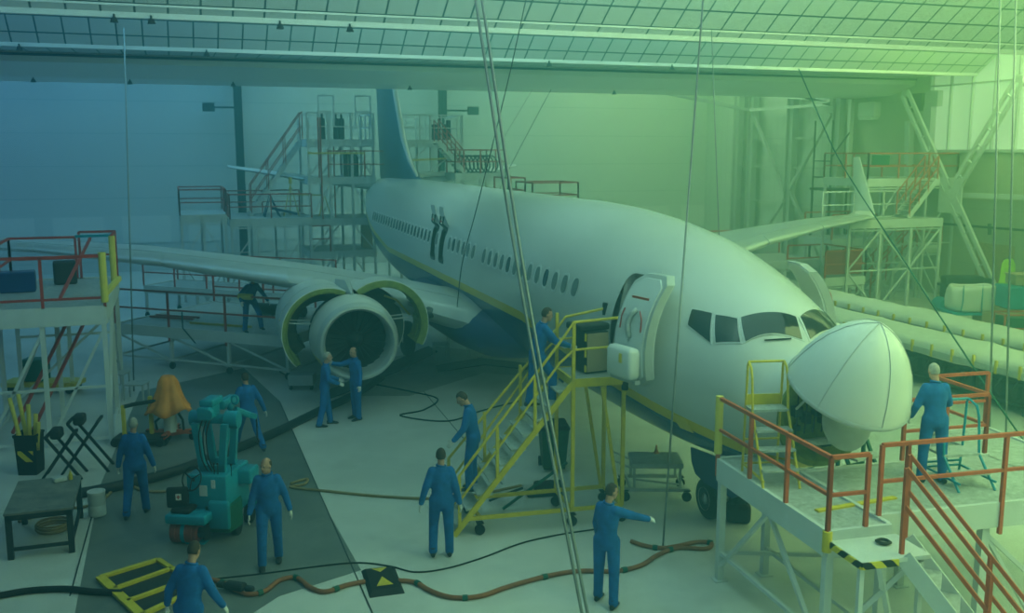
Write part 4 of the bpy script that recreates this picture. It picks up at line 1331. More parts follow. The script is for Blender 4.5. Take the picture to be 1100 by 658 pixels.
# ---- tail docking, left side: two low decks, flight of stairs, tall tower
def dock(label, ul, ur, v, z, depth, railh=1.1, rm=None, legs_n=3, rails=('front', 'left', 'right', 'back'), name='tail_dock', beam=.35, cross=True, y=None, group=None, cat='work platform', legz=0.0):
    a, b_ = gz(ul, v, z), gz(ur, v, z)
    yy = a.y if y is None else y
    if y is not None:
        a, b_ = gy(ul, v, y), gy(ur, v, y)
    w = b_.x-a.x
    if rm is M['orange_red'] or 'right-hand' in label: name = 'access_dock'
    t = thing(name, label, cat, (a.x, yy, 0), 0, group)
    deck_part(t, 0, w, 0, depth, z, beam)
    legs_part(t, [.05+(w-.1)*k/(legs_n-1) for k in range(legs_n)], (.05, depth-.05), z-.3, .10, legz)
    if cross:
        seg = []
        for k in range(legs_n-1):
            xa, xb_ = .05+(w-.1)*k/(legs_n-1), .05+(w-.1)*(k+1)/(legs_n-1)
            lv = max(1, round((z-legz)/2.2))
            for j in range(lv):
                za, zb_ = legz+(z-.4-legz)*j/lv, legz+(z-.4-legz)*(j+1)/lv
                seg.append(((xa, .05, za), (xb_, .05, zb_)) if (k+j) % 2 else ((xb_, .05, za), (xa, .05, zb_)))
                seg.append(((xa, .05, zb_), (xb_, .05, zb_)))
                seg.append(((xa, depth-.05, za+.05), (xb_, depth-.05, za+.05)))
        braces(t, seg, .06)
    rm = rm or M['red']
    pts = dict(front=[(0, 0, z), (w, 0, z)], back=[(0, depth, z), (w, depth, z)], left=[(0, 0, z), (0, depth, z)], right=[(w, 0, z), (w, depth, z)])
    for r_ in rails:
        rail_run(t, pts[r_], railh, rm, .06, 1.6)
    return t, w, a
YT = 45.0
tA, wA, aA = dock('low tail dock with dark red rails at the far left of the tail docking', 193, 243, 226, 3.75, 4.0, y=YT-.5)
tB, wB, aB = dock('tail dock deck with red rails running from the stairs to the tall tower', 247, 335, 233, 3.5, 4.5, y=YT, rails=('front', 'left', 'back'), legs_n=4)
# A-frame trestles on it
own(MB().tube([(0, 0, 0), (.3, 0, 1.0), (.7, 0, 0)], .04, 6).tube([(0, .7, 0), (.3, .7, 1.0), (.7, .7, 0)], .04, 6).bar((.3, 0, 1.0), (.3, .7, 1.0), .05).bar((.3, .3, .4), (1.5, .3, .12), .12), 'trestle', M['blue_paint'],
    'dark blue tow frame standing on the tail dock deck', 'frame', (aB.x+1.6, YT+1.2, 3.5))
own(MB().tube([(0, 0, 0), (.35, 0, 1.5), (.7, 0, 0)], .035, 6).bar((.35, 0, 1.0), (1.9, 0, .95), .05).tube([(1.6, -.2, 0), (1.9, 0, .95), (2.2, .2, 0)], .03, 6).cyl((.35, 0, 1.5), (.35, 0, 1.8), .08).tube([(.35, .5, 0), (.35, 0, 1.4)], .03, 6), 'trestle', M['yellow'],
    'yellow trestle standing on the tail dock deck beside the dark blue frame', 'frame', (aB.x+2.5, YT+1.6, 3.5))
# stairs up to the tower's top deck
sa, sb = gy(268, 226, YT+2.2), gy(325, 150, YT+2.2)
t = thing('tail_stairs', 'steep pale stairs with red handrails rising to the tall tail tower', 'stairs', (sa.x, YT+2.2, 3.5))
stair(t, (sb.x-sa.x, 0, sb.z-3.5), (0, 0, 0), (0, 1, 0), .9, 13, M['beam'], M['deck'], M['red'], 1.3)
# tower: four decks
tw = gy(333, 250, YT+.5); te = gy(404, 250, YT+.5)
wT = te.x-tw.x
t = thing('tail_tower', 'tall pale scaffold tower of stacked decks on the near side of the tail', 'scaffold tower', (tw.x, YT+.5, 0))
for z in (1.9, 3.4, 5.3, 7.0):
    deck_part(t, 0, wT, 0, 3.2, z, .34)
legs_part(t, (.05, wT*.33, wT*.66, wT-.05), (.05, 3.15), 8.0, .11)
br = []
for k, (z0, z1__) in enumerate(((0, 1.6), (1.9, 3.1), (3.4, 5.0), (5.3, 6.7))):
    br.append(((.05, .05, z0), (wT*.33, .05, z1__))); br.append(((wT*.66, .05, z1__), (wT-.05, .05, z0))); br.append(((wT*.33, 3.15, z0), (wT*.66, 3.15, z1__)))
braces(t, br, .07)
rail_run(t, [(0, 0, 7.0), (wT*.3, 0, 7.0), (wT, 0, 7.0), (wT, 3.2, 7.0)], 1.2, M['beam'], .06, 1.2)
rail_run(t, [(0, 3.2, 7.0), (wT, 3.2, 7.0)], 1.2, M['beam'], .06, 1.4)
for xx in (.6, wT*.75): rail_run(t, [(xx, .4, 7.6), (xx+.7, .4, 7.6)], 1.4, M['beam'], .06, .7, name='upper_hoop')
rail_run(t, [(wT*.3, -.05, 5.3), (wT+1.2, -.05, 5.3)], 1.2, M['red'], .06, 1.9)
rail_run(t, [(0, -.05, 1.9), (wT*.3, -.05, 1.9)], 1.2, M['red'], .06, .9)
MB().bar((0, -.1, 6.4), (wT*.85, -.1, 6.4), .08).build('yellow_pole', M['yellow'], t)
MB().bar((wT*.45, 1.2, 3.4), (wT*.45, 1.2, 7.0), .06).bar((.5, -.06, 5.3), (.5, -.06, 8.0), .06).bar((.6, -.06, 3.4), (.6, -.06, 8.0), .06).build('red_post', M['red'], t)
for x in (.85, 1.5, 1.75): own(MB().cyl((0, 0, 0), (0, 0, 1.0), .14, n=12).cyl((0, 0, 1.0), (0, 0, 1.2), .05, n=8), 'gas_cylinder', M['dark'], 'dark upright cylinder on the top deck of the near tail tower', 'cylinder', (tw.x+x, YT+1.6, 7.0), group='cylinders on the tail tower')
for x in (1.9, 2.15, 2.4): own(MB().cyl((0, 0, 0), (0, 0, 1.1), .12, n=12).cyl((0, 0, 1.1), (0, 0, 1.25), .05, n=8), 'gas_cylinder', M['dark'], 'dark upright cylinder on the third deck of the near tail tower', 'cylinder', (tw.x+x, YT+1.6, 5.3), group='cylinders on the third deck')
own(MB().rbox((0, 0, .6), (.5, .5, 1.2), .03), 'cabinet', M['wood'], 'tan cabinet on the lowest visible deck of the near tail tower', 'cabinet', (tw.x+2.9, YT+2, 1.9))

# ---- tail docking, far side
YR = 46.5
a = gy(428, 151, YR); b_ = gy(497, 151, YR)
wR = b_.x-a.x
t = thing('tail_tower', 'pale scaffold tower with a high railed deck on the far side of the tail', 'scaffold tower', (a.x, YR, 0))
deck_part(t, 0, wR, 0, 3.0, 7.0, .35); deck_part(t, 0, wR, 0, 3.0, 5.45, .2)
legs_part(t, (.05, wR/2, wR-.05), (.05, 2.95), 8.2, .10)
rail_run(t, [(0, 0, 7.0), (wR, 0, 7.0), (wR, 3, 7.0)], 1.2, M['beam'], .06, 1.0)
rail_run(t, [(0, 3, 7.0), (wR, 3, 7.0)], 1.2, M['beam'], .06, 1.0)
braces(t, [((0, .05, 5.5), (wR/2, .05, 6.8)), ((wR/2, .05, 5.5), (wR, .05, 6.8)), ((0, .05, 2.5), (wR/2, .05, 5)), ((wR/2, .05, 5), (wR, .05, 2.5))], .07)
MB().bar((.2, -.1, 6.05), (wR*.8, -.1, 6.15), .09).build('yellow_pole', M['yellow'], t)
MB().bar((.3, -.6, 4.95), (wR*.85, -.6, 4.85), .12).bar((.3, -.6, 4.95), (.3, 0, 5.4), .06).bar((wR*.85, -.6, 4.85), (wR*.85, 0, 5.4), .06).build('yellow_edge', M['yellow'], t)
own(MB().rbox((0, 0, .4), (.7, .6, .8), .05).cyl((.5, 0, 0), (.5, 0, 1.0), .12), 'equipment_box', M['dark'], 'dark equipment on the high deck of the far tail tower', 'box', (a.x+2.3, YR+1.2, 7.0))
p0, p1 = gy(479, 134, YR-1.2), gy(492, 176, YR-1.2)
t = thing('tail_stairs', 'short steep stairs with red rails between the far tail decks', 'stairs', (p1.x, YR-1.4, 5.45))
stair(t, (-1.0, 0, 1.5), (0.3, 0, 0), (0, 1, 0), .8, 6, M['beam'], M['deck'], M['red'], 1.0)
tD, wD, aD = dock('far tail dock with a red railed deck carrying coiled hoses above the fuselage', 489, 543, 183, 5.45, 3.0, y=YR-1.8, rails=('front', 'left', 'right', 'back'))
coil = MB()
for k in range(9):
    coil.tube([(.2*k+.32*math.cos(2*PI*j/14), .12*math.sin(2*PI*j/14)+.1, .42+.42*math.sin(2*PI*j/14)) for j in range(14)], .035, 6, closed=True)
own(coil, 'hose_coils', M['dark'], 'row of dark hose coils on the red railed far tail dock', 'hose', (aD.x+.6, YR-.6, 5.45))
# crown rails on the far side
tE, wE, aE = dock('low red railed dock just beyond the crown of the fuselage', 546, 564, 209, 4.2, 2.0, y=42, legs_n=2, cross=True, rails=('front', 'right', 'left'))
tE2, wE2, aE2 = dock('red railed dock beyond the crown, nearest of the far tail docks', 572, 621, 213, 4.0, 2.2, y=41, legs_n=3, rails=('front', 'right', 'left', 'back'))

# ---- far right docking around the port wing
tF, wF, aF = dock('highest right-hand dock with orange-red rails in front of the block wall', 932, 1028, 192, 5.3, 3.0, y=gz(980, 192, 5.3).y, rm=M['orange_red'], legs_n=4)
p = gy(945, 176, aF.y)
MB().box((p.x-aF.x, -.05, 5.3+.82), (.9, .03, .42)).build('notice_board', M['dgreen'], tF)
zF2 = 3.7
tG, wG, aG = dock('middle right-hand dock below the highest one with pale side beams', 912, 1012, 246, zF2, 1.8, y=aF.y-2.0, rm=M['beam'], legs_n=4, rails=('back',))
p1, p0 = gy(1003, 196, aF.y-1), gy(972, 232, aF.y-1)
t = thing('dock_stairs', 'stairs with orange-red handrails rising to the highest right-hand dock', 'stairs', (p0.x, aF.y-1.2, 3.7))
stair(t, (p1.x-p0.x, 0, 1.6), (0, 0, 0), (0, 1, 0), .8, 9, M['beam'], M['deck'], M['orange_red'], 1.0)
yy = gz(932, 322).y
q1, q0 = gy(985, 262, yy), gy(932, 322, yy)
t = thing('dock_stairs', 'long stairs with orange-red handrails going down left to the hangar floor', 'stairs', (q0.x, yy, 0))
stair(t, (q1.x-q0.x, .0, q1.z-.1), (0, 0, 0), (0, 1, 0), .9, 10, M['beam'], M['deck'], M['orange_red'], 1.15)
tH, wH, aH = dock('small right-hand dock with orange-red rails at the head of the long stairs', 986, 1011, 262, q1.z-.1, 1.6, y=yy, rm=M['orange_red'], legs_n=2, rails=('back', 'right'))
tI, wI, aI = dock('low right-hand dock with red-brown boards behind the open far door', 886, 929, 296, 1.4, 2.6, y=gz(905, 298, 1.4).y, rm=M['orange_red'], legs_n=3, rails=('front', 'right', 'back'))
MB().box((wI/2, .12, 1.4+.6), (wI-.2, .04, .95)).build('side_board', M['red_oxide'], tI)
tJ, wJ, aJ = dock('right-hand dock with orange-red rails just behind the boarded one', 893, 940, 262, 2.6, 2.0, y=aI.y+3.4, rm=M['orange_red'], legs_n=2, rails=('front', 'back', 'right'))
tK, wK, aK = dock('low pale deck under the root of the far wing', 800, 880, 288, 1.9, 3.0, y=35, rm=M['orange_red'], legs_n=3, rails=('back',))
p = gx(893, 160, XR-1.6)
t = thing('wall_ladder', 'narrow platform with ladder clinging to the dark column on the right wall', 'ladder', (p.x, p.y, 0))
MB().box((0, 0, 4.6), (1.2, 1.6, .12)).bar((-.5, -.7, 0), (-.5, -.7, 4.6), .08).bar((.5, -.7, 0), (.5, -.7, 4.6), .08).bar((-.5, .7, 0), (-.5, .7, 4.6), .08).bar((-.5, -.7, 4.6), (-.5, -.7, 8), .06).bar((-.5, .7, 4.6), (-.5, .7, 8), .06).bar((-.5, -.7, 6.2), (.5, -.7, 7.4), .06).bar((-.5, .7, 6), (-.5, -.7, 6), .06).bar((-.5, .7, 5.2), (-.5, -.7, 5.2), .06).build('frame', M['dark'], t)
# ================================================================== the mechanics
DG = None
def remeshed(mb, name, m, parent, voxel, smooth_it=4):
    me = bpy.data.meshes.new(name+'_src')
    me.from_pydata(mb.v, [], mb.f); me.update()
    tmp = bpy.data.objects.new('tmp', me)
    COL.objects.link(tmp)
    r = tmp.modifiers.new('r', 'REMESH'); r.mode = 'VOXEL'; r.voxel_size = voxel; r.use_smooth_shade = True
    s = tmp.modifiers.new('s', 'SMOOTH'); s.iterations = smooth_it; s.factor = .5
    dg = bpy.context.evaluated_depsgraph_get()
    out = bpy.data.meshes.new_from_object(tmp.evaluated_get(dg))
    out.name = name
    bpy.data.objects.remove(tmp); bpy.data.meshes.remove(me)
    out.materials.clear(); out.materials.append(m)
    out.shade_smooth()
    o = bpy.data.objects.new(name, out)
    COL.objects.link(o); o.parent = parent
    return o
def capsule(mb, p, q, r0, r1, n=12):
    p, q = Vector(p), Vector(q)
    d = (q-p).normalized()
    pts, rs = [], []
    for t in (-.95, -.7, -.35): pts.append(p+d*r0*t); rs.append(r0*math.sqrt(1-t*t))
    for k in range(5): pts.append(p.lerp(q, k/4)); rs.append(r0+(r1-r0)*k/4)
    for t in (.35, .7, .95): pts.append(q+d*r1*t); rs.append(r1*math.sqrt(1-t*t))
    mb.tube(pts, rs, n)
def eloft(mb, secs, n=16):    # (centre, rx, ry, Mrot)
    rings = []
    for c, rx, ry, Mr in secs:
        rings.append([c+Mr @ Vector((rx*math.cos(2*PI*k/n), ry*math.sin(2*PI*k/n), 0)) for k in range(n)])
    mb.loft(rings)
def person(label, loc, phi, pose, hair='grey', gloves=True, group=None, h=1.78):
    k = h/1.78
    t = thing('person', label, 'person', loc, -(R(phi)+HEAD), group)
    P_ = dict(lean=4, side=0, twist=0, legL=(8, 6, 3), legR=(-8, 10, 3), armL=(5, 10, 15, 0), armR=(5, 10, 15, 0), head=(0, 0), hand=25)
    P_.update(pose)
    RX = lambda a: Matrix.Rotation(R(a), 3, 'X')
    RY = lambda a: Matrix.Rotation(R(a), 3, 'Y')
    RZ = lambda a: Matrix.Rotation(R(a), 3, 'Z')
    J = {}
    pel = Vector((0, 0, 0))
    T = RZ(P_['twist']) @ RY(P_['side']) @ RX(-P_['lean'])
    sp = lambda x, y, z: pel+T @ Vector((x, y, z))
    legs = {}
    for s, key in ((-1, 'legL'), (1, 'legR')):
        a, b, c = P_[key][:3]
        hip = pel+Vector((s*.098, 0, -.03))
        kd = RX(a) @ RY(-s*c) @ Vector((0, 0, -1))
        knee = hip+kd*.43
        sd = RX(a-b) @ RY(-s*c*.6) @ Vector((0, 0, -1))
        ank = knee+sd*.42
        foot = P_[key][3] if len(P_[key]) > 3 else 0
        legs[s] = (hip, knee, ank, foot)
    low = min(l[2].z for l in legs.values())
    up = Vector((0, 0, -low+.09))
    arms = {}
    for s, key in ((-1, 'armL'), (1, 'armR')):
        a, c, b, yw = P_[key]
        sh = sp(s*.175, -.01, .48)
        A = T @ RZ(-s*0) @ RY(-s*c) @ RX(a)
        el = sh+A @ Vector((0, 0, -.29))
        F = A @ RZ(s*yw) @ RX(b)
        wr = el+F @ Vector((0, 0, -.255))
        arms[s] = (sh, el, wr, F)
    neck = sp(0, -.01, .57); 
    HM = T @ RZ(P_['head'][0]) @ RX(-P_['head'][1]+P_['lean']*.4)
    hc = sp(0, .012, .60)+HM @ Vector((0, .015, .115))
    # --- overalls
    ov = MB()
    eloft(ov, [(sp(0, 0, -.12), .13, .10, T), (sp(0, 0, -.04), .178, .128, T), (sp(0, 0, .05), .172, .125, T), (sp(0, 0, .16), .158, .115, T), (sp(0, 0, .30), .178, .125, T), (sp(0, -.005, .40), .19, .122, T),
               (sp(0, -.01, .48), .165, .10, T), (sp(0, -.012, .53), .095, .078, T), (sp(0, -.008, .57), .066, .066, T)])
    for s in (-1, 1):
        hip, knee, ank, foot = legs[s]
        capsule(ov, hip+Vector((0, 0, .04)), knee, .107, .082); capsule(ov, knee, ank+Vector((0, 0, .01)), .080, .070)
        capsule(ov, knee.lerp(ank, .75), ank, .070, .074)
        sh, el, wr, F = arms[s]
        capsule(ov, sh+(sp(0, 0, .46)-sh)*.2, el, .078, .062); capsule(ov, el, wr, .060, .048)
    ov.v = [tuple((Vector(p)+up)*k) for p in ov.v]
    remeshed(ov, 'overalls', M['overall'], t, .019, 3)
    cl = MB()
    ring = [(sp(0, -.008, .565)+T @ Vector((.070*math.cos(2*PI*j/20), .066*math.sin(2*PI*j/20), .012*math.cos(2*PI*j/20+PI))) + up)*k for j in range(20)]
    cl.tube(ring, .017*k, 6, closed=True).build('collar', M['overall'], t, smooth=True)
    # --- skin: head, neck, core and hands in one surface
    bd = MB()
    eloft(bd, [(sp(0, 0, -.05), .12, .08, T), (sp(0, 0, .2), .11, .08, T), (sp(0, 0, .45), .12, .075, T), (sp(0, -.01, .54), .06, .06, T), (neck, .053, .055, T), (hc+HM @ Vector((0, -.02, -.06)), .055, .06, HM)])
    bd.sph(hc+HM @ Vector((0, -.012, .02)), .5, 20, (.150, .188, .205), HM)
    bd.sph(hc+HM @ Vector((0, .022, -.045)), .5, 16, (.118, .135, .145), HM)    # jaw
    bd.sph(hc+HM @ Vector((0, .070, -.082)), .5, 10, (.052, .045, .045), HM)    # chin
    bd.tube([hc+HM @ Vector((0, .085, .018)), hc+HM @ Vector((0, .108, -.018)), hc+HM @ Vector((0, .090, -.030))], [.009, .015, .012], 8)  # nose
    bd.sph(hc+HM @ Vector((0, .082, -.056)), .5, 10, (.05, .02, .02), HM)       # lips
    for s in (-1, 1):
        bd.sph(hc+HM @ Vector((s*.077, -.008, -.008)), .5, 10, (.016, .036, .062), HM)   # ears
        bd.tube([hc+HM @ Vector((s*.012, .087, .030)), hc+HM @ Vector((s*.045, .076, .030))], .008, 6)   # brow
        hip, knee, ank, foot = legs[s]
        capsule(bd, hip, knee, .055, .04, 8); capsule(bd, knee, ank, .04, .03, 8)
        sh, el, wr, F = arms[s]
        capsule(bd, sh*.97+neck*.03, el, .018, .022, 8); capsule(bd, el, wr, .024, .027, 8)
    hands = MB()
    for s in (-1, 1):
        sh, el, wr, F = arms[s]
        tgt = hands if gloves else bd
        w0 = wr+F @ Vector((0, 0, -.02))
        # palm: thin across x, wide along y (thumb forward)
        eloft(tgt, [(w0, .020, .028, F), (w0+F @ Vector((0, 0, -.03)), .017, .036, F), (w0+F @ Vector((0, 0, -.075)), .016, .042, F), (w0+F @ Vector((0, 0, -.095)), .013, .038, F)], 12)
        curl = P_['hand']
        for j, (y, l) in enumerate(((.030, .072), (.010, .080), (-.010, .075), (-.029, .058))):
            p = w0+F @ Vector((0, y, -.088)); d = Vector((0, 0, -1)); pts = [p]
            for sg, f in enumerate((.45, .32, .23)):
                d = RY(s*(curl*(.6+.5*sg))) @ Vector((0, 0, -1)) if sg == 0 else RY(s*curl*.8) @ d
                p = p+F @ (d*l*f); pts.append(p)
            tgt.tube(pts, [.0105, .010, .009, .0075], 8)
        th0 = w0+F @ Vector((0, .026, -.022))
        tgt.tube([th0, th0+F @ Vector((-s*.008, .034, -.026)), th0+F @ Vector((-s*.018, .045, -.056))], [.014, .012, .009], 8)
    sc_ = lambda m_: [tuple((Vector(p)+up)*k) for p in m_.v]
    bd.v = sc_(bd)
    remeshed(bd, 'body', M['skin'], t, .0085, 2)
    if gloves:
        hands.v = sc_(hands)
        half = len(hands.v)//2
        hf = len(hands.f)//2
        for q in (0, 1):
            g_ = MB(); g_.v = hands.v[q*half:(q+1)*half]; g_.f = [tuple(i-q*half for i in f) for f in hands.f[q*hf:(q+1)*hf]]; g_.m = [0]*len(g_.f)
            remeshed(g_, 'glove', M['glove'], t, .006, 1)
    # --- eyes, hair, boots
    for s in (-1, 1):
        e = MB().sph((hc+HM @ Vector((s*.031, .078, .012))+up)*k, .011*k, 8)
        e.build('eye', M['black'], t, smooth=True)
        hip, knee, ank, foot = legs[s]
        bt = MB()
        Fm = RX(-foot)
        for_ = [(-.085, .03, .05, .035), (-.05, .04, .052, .045), (0, .045, .06, .05), (.06, .048, .05, .038), (.12, .05, .035, .028), (.17, .042, .028, .022), (.20, .02, .022, .012)]
        rings = []
        for y, hw, zc_, hh in for_:
            rings.append([(ank+Fm @ Vector((hw*math.cos(2*PI*j/14), y, -.09+zc_*.9+hh*math.sin(2*PI*j/14)))+up)*k for j in range(14)])
        bt.loft(rings)
        bt.cyl((ank+Vector((0, -.01, -.05))+up)*k, (ank+Vector((0, -.01, .06))+up)*k, .05*k, .052*k, 14)
        bt.build('boot', M['boot'], t, smooth=50)
    hr = MB()
    n = 20
    rings = []
    for i in range(11):
        tt = PI*min(max(i/10, .03), .97)
        ring = []
        for j in range(n):
            an_ = 2*PI*j/n
            x, y, z = math.sin(tt)*math.cos(an_), math.sin(tt)*math.sin(an_), math.cos(tt)
            f = 1.07
            if (y > .25 and z < .55) or z < -.62 or (y > -.05 and z < -.05): f = .80
            if hair == 'bald' and z > .45: f = .96
            ring.append((hc+HM @ Vector((x*.075*f, -.014+y*.094*f, .022+z*.1025*f))+up)*k)
        rings.append(ring)
    hr.loft(rings)
    hr.build('hair', M['dark_hair'] if hair in ('dark', 'bald') else M['grey_hair'], t, smooth=60)
    return t

walkA = dict(legL=(26, 8, 2, 10), legR=(-20, 22, 2, -20), armL=(-18, 10, 18, 0), armR=(22, 10, 20, 0), lean=6)
walkB = dict(legL=(-16, 22, 2, -18), legR=(22, 6, 2, 8), armL=(18, 10, 20, 0), armR=(-14, 12, 16, 0), lean=5)
person('mechanic in blue overalls striding across the floor left of the engine, back turned', gz(268, 482), -35, dict(walkA, legL=(30, 6, 4, 10), legR=(-24, 20, 4, -20), armL=(10, 22, 10, 0), armR=(-10, 20, 12, 0)), 'dark')
person('grey-haired mechanic in blue overalls walking away between the steel table and turquoise crane', gz(148, 553), -8, dict(walkB, armL=(6, 14, 12, 0), armR=(4, 14, 14, 0), legL=(-8, 16, 3, -10), legR=(12, 4, 2, 4)), 'grey')
person('balding mechanic in blue overalls walking towards us right of the turquoise crane', gz(291, 606), 168, dict(walkB, armL=(-4, 16, 14, 0), armR=(4, 12, 12, 0), head=(-35, 5), legL=(-6, 10, 2), legR=(14, 6, 2)), 'bald')
person('grey-haired mechanic standing in profile facing right before the engine intake', gz(350, 457), 75, dict(lean=6, armL=(15, 8, 70, 20), armR=(15, 8, 60, 20), legL=(10, 4, 4), legR=(-8, 6, 4)), 'grey')
person('mechanic facing his colleague before the engine, one hand raised towards the fan', gz(383, 450), -130, dict(lean=2, armR=(75, 30, 35, 0), armL=(0, 8, 10, 0), legL=(2, 2, 3), legR=(-2, 2, 3), head=(10, 0)), 'bald')
person('dark-haired mechanic seen from behind walking left of the foot of the yellow stairs', gz(475, 598), -6, dict(walkB, armL=(-6, 16, 16, 0), armR=(-4, 12, 10, 0), legL=(16, 34, 4, -15), legR=(4, 2, 2), lean=4), 'dark')
def on_stairs(f):
    return STA(-2.1*(1-f), LW*.55, zt*f+.03)
person('mechanic on the lower yellow stairs holding the rail, face turned down to the left', on_stairs(.22), -85, dict(lean=10, legL=(10, 12, 2), legR=(4, 6, 2), armL=(22, 14, 28, 0), armR=(20, 20, 20, 0), head=(10, 30)), 'dark')
person('mechanic climbing the upper yellow stairs towards the forward door, hand on the rail', on_stairs(.76), 72, dict(lean=14, legL=(-4, 4, 3), legR=(38, 40, 3), armL=(50, 14, 25, 0), armR=(52, 10, 32, 0), head=(0, 5)), 'dark')
pp = c2w((657-550)/FPX*13.35, 13.35)
person('mechanic with his back to us stretching one gloved arm out to a hanging rope', (pp.x, pp.y, 0), 25, dict(lean=4, twist=-20, armR=(62, 48, 4, 0), armL=(6, 10, 20, 0), legL=(6, 2, 4), legR=(-6, 4, 5), hand=60, head=(-12, 10)), 'dark')
pp = gz(1000, 517, zd)
person('grey-haired mechanic standing with his back to us on the right foreground platform', pp, -4, dict(lean=8, armR=(22, 20, 60, 20), armL=(10, 18, 40, 20), legL=(6, 8, 4), legR=(-2, 4, 4), head=(0, 12)), 'grey', h=1.66)
pp = c2w((180-550)/FPX*11.4, 11.4)
person('dark-haired mechanic at the bottom edge, only head and shoulders in view', (pp.x, pp.y, 0), 8, dict(walkA, lean=16, armL=(4, 22, 30, 0), armR=(8, 24, 30, 0), head=(0, 14)), 'dark', h=1.74)
pp = WK(Lw*.75, .42, z2_)
person('grey-haired mechanic leaning over the red rail of the low walkway beside the cowl', pp, 140, dict(lean=30, armL=(56, 34, 12, 0), armR=(12, 38, 58, 0), legL=(28, 30, 14), legR=(10, 14, 8), head=(-10, -18)), 'grey')
# ================================================================== equipment on the floor
RZC = -HEAD      # local x = to the right as seen from the camera side
def smooth_path(pts, n=6):
    out = []
    N = len(pts)
    for i in range(N-1):
        p0, p1, p2, p3 = pts[max(i-1, 0)], pts[i], pts[i+1], pts[min(i+2, N-1)]
        for j in range(n):
            t = j/n
            out.append(.5*((2*p1)+(p2-p0)*t+(2*p0-5*p1+4*p2-p3)*t*t+(3*p1-p0-3*p2+p3)*t**3))
    out.append(pts[-1])
    return out
def hose(name, label, px, r, m, lift=0, n=8, ties=0):
    pts = smooth_path([gz(u, v, r+lift) for u, v in px])
    base = Vector((pts[0].x, pts[0].y, 0))
    mb = MB().tube([p-base for p in pts], r, n)
    o = own(mb, name, m, label, 'hose' if 'hose' in name or 'duct' in name else 'cable', base, smooth=True)
    if ties:
        for k in range(ties):
            i = int((k+.5)/ties*(len(pts)-2))
            a, b_ = pts[i]-base, pts[i+1]-base
            d = (b_-a).normalized()*.04
            MB().cyl(a-d, a+d, r*1.3, n=n).build('tape_band', M['dgreen'], o)
    return o
hose('air_duct', 'thick dark ribbed duct running up the floor from the table towards the engine', [(60, 533), (110, 525), (180, 508), (225, 492), (262, 478), (300, 462), (345, 440), (380, 424), (410, 405)], .10, M['dark'], n=12)
hose('air_hose', 'tan hose running from the coil beside the balding mechanic to the yellow stairs', [(312, 519), (330, 514), (326, 520), (312, 523), (350, 527), (400, 532), (455, 535), (500, 533), (560, 521)], .028, M['hose_tan'])
hose('air_hose', 'tan hose lying in front of the steel table towards the turquoise crane', [(20, 560), (60, 548), (105, 540), (128, 518), (140, 516), (150, 526), (185, 527), (240, 518)], .028, M['hose_tan'])
hose('cable_bundle', 'black cable bundle entering from the left edge to the yellow ramp', [(-10, 641), (30, 634), (70, 632), (100, 635), (132, 636)], .05, M['black'])
hose('supply_hose', 'rust-brown hose winding from the yellow ramp to the black cable ramp', [(214, 621), (236, 624), (255, 634), (268, 638), (285, 634), (300, 623), (318, 620), (334, 631), (350, 635), (372, 628), (392, 624)], .037, M['hose_rust'], ties=4)
hose('supply_hose', 'long rust-brown hose winding from the black cable ramp past the reaching mechanic', [(428, 623), (446, 625), (462, 634), (485, 641), (515, 640), (545, 630), (585, 619), (620, 613), (660, 613), (688, 607), (706, 596), (728, 588), (758, 589), (764, 583), (748, 582), (716, 588), (694, 586), (678, 581)], .037, M['hose_rust'], ties=7)
hose('power_cable', 'thin dark cable crossing the dark floor and curving to the yellow stairs', [(214, 623), (280, 616), (340, 608), (385, 604), (420, 608), (446, 614), (480, 610), (520, 598), (560, 583), (600, 574), (640, 568)], .014, M['black'])
o = own(MB().rbox((0, 0, .06), (.34, .16, .12), .04).rbox((.24, 0, .05), (.14, .1, .09), .03).rbox((-.24, 0, .05), (.14, .1, .09), .03), 'cable_coupling', M['dark'], 'black coupling block joining the hoses beside the yellow ramp', 'coupling', gz(253, 633, .05), RZC-.3)

# yellow framed cable ramp
c = [gz(u, v) for u, v in ((108, 623), (170, 604), (216, 634), (152, 664))]
cc = sum(c, Vector())/4
t = thing('cable_ramp', 'yellow framed ramp lying on the dark floor beside the bottom mechanic', 'ramp', cc)
q = [p-cc for p in c]
pl = MB()
pl.add([p*.96+Vector((0, 0, .03)) for p in q]+[p*.96 for p in q], [(3, 2, 1, 0), (4, 5, 6, 7)]+[(k, (k+1) % 4, (k+1) % 4+4, k+4) for k in range(4)])
pl.build('ramp_plate', M['dark'], t)
fr = MB()
for k in range(4): fr.bar(q[k]+Vector((0, 0, .05)), q[(k+1) % 4]+Vector((0, 0, .05)), .13 if k in (3,) else .08, .05)
a, b_ = q[0].lerp(q[3], .33), q[1].lerp(q[2], .33); fr.bar(a+Vector((0, 0, .05)), b_+Vector((0, 0, .05)), .07, .05)
a, b_ = q[0].lerp(q[3], .66), q[1].lerp(q[2], .72); fr.bar(a+Vector((0, 0, .05)), b_+Vector((0, 0, .05)), .07, .05)
fr.build('ramp_frame', M['yellow'], t)
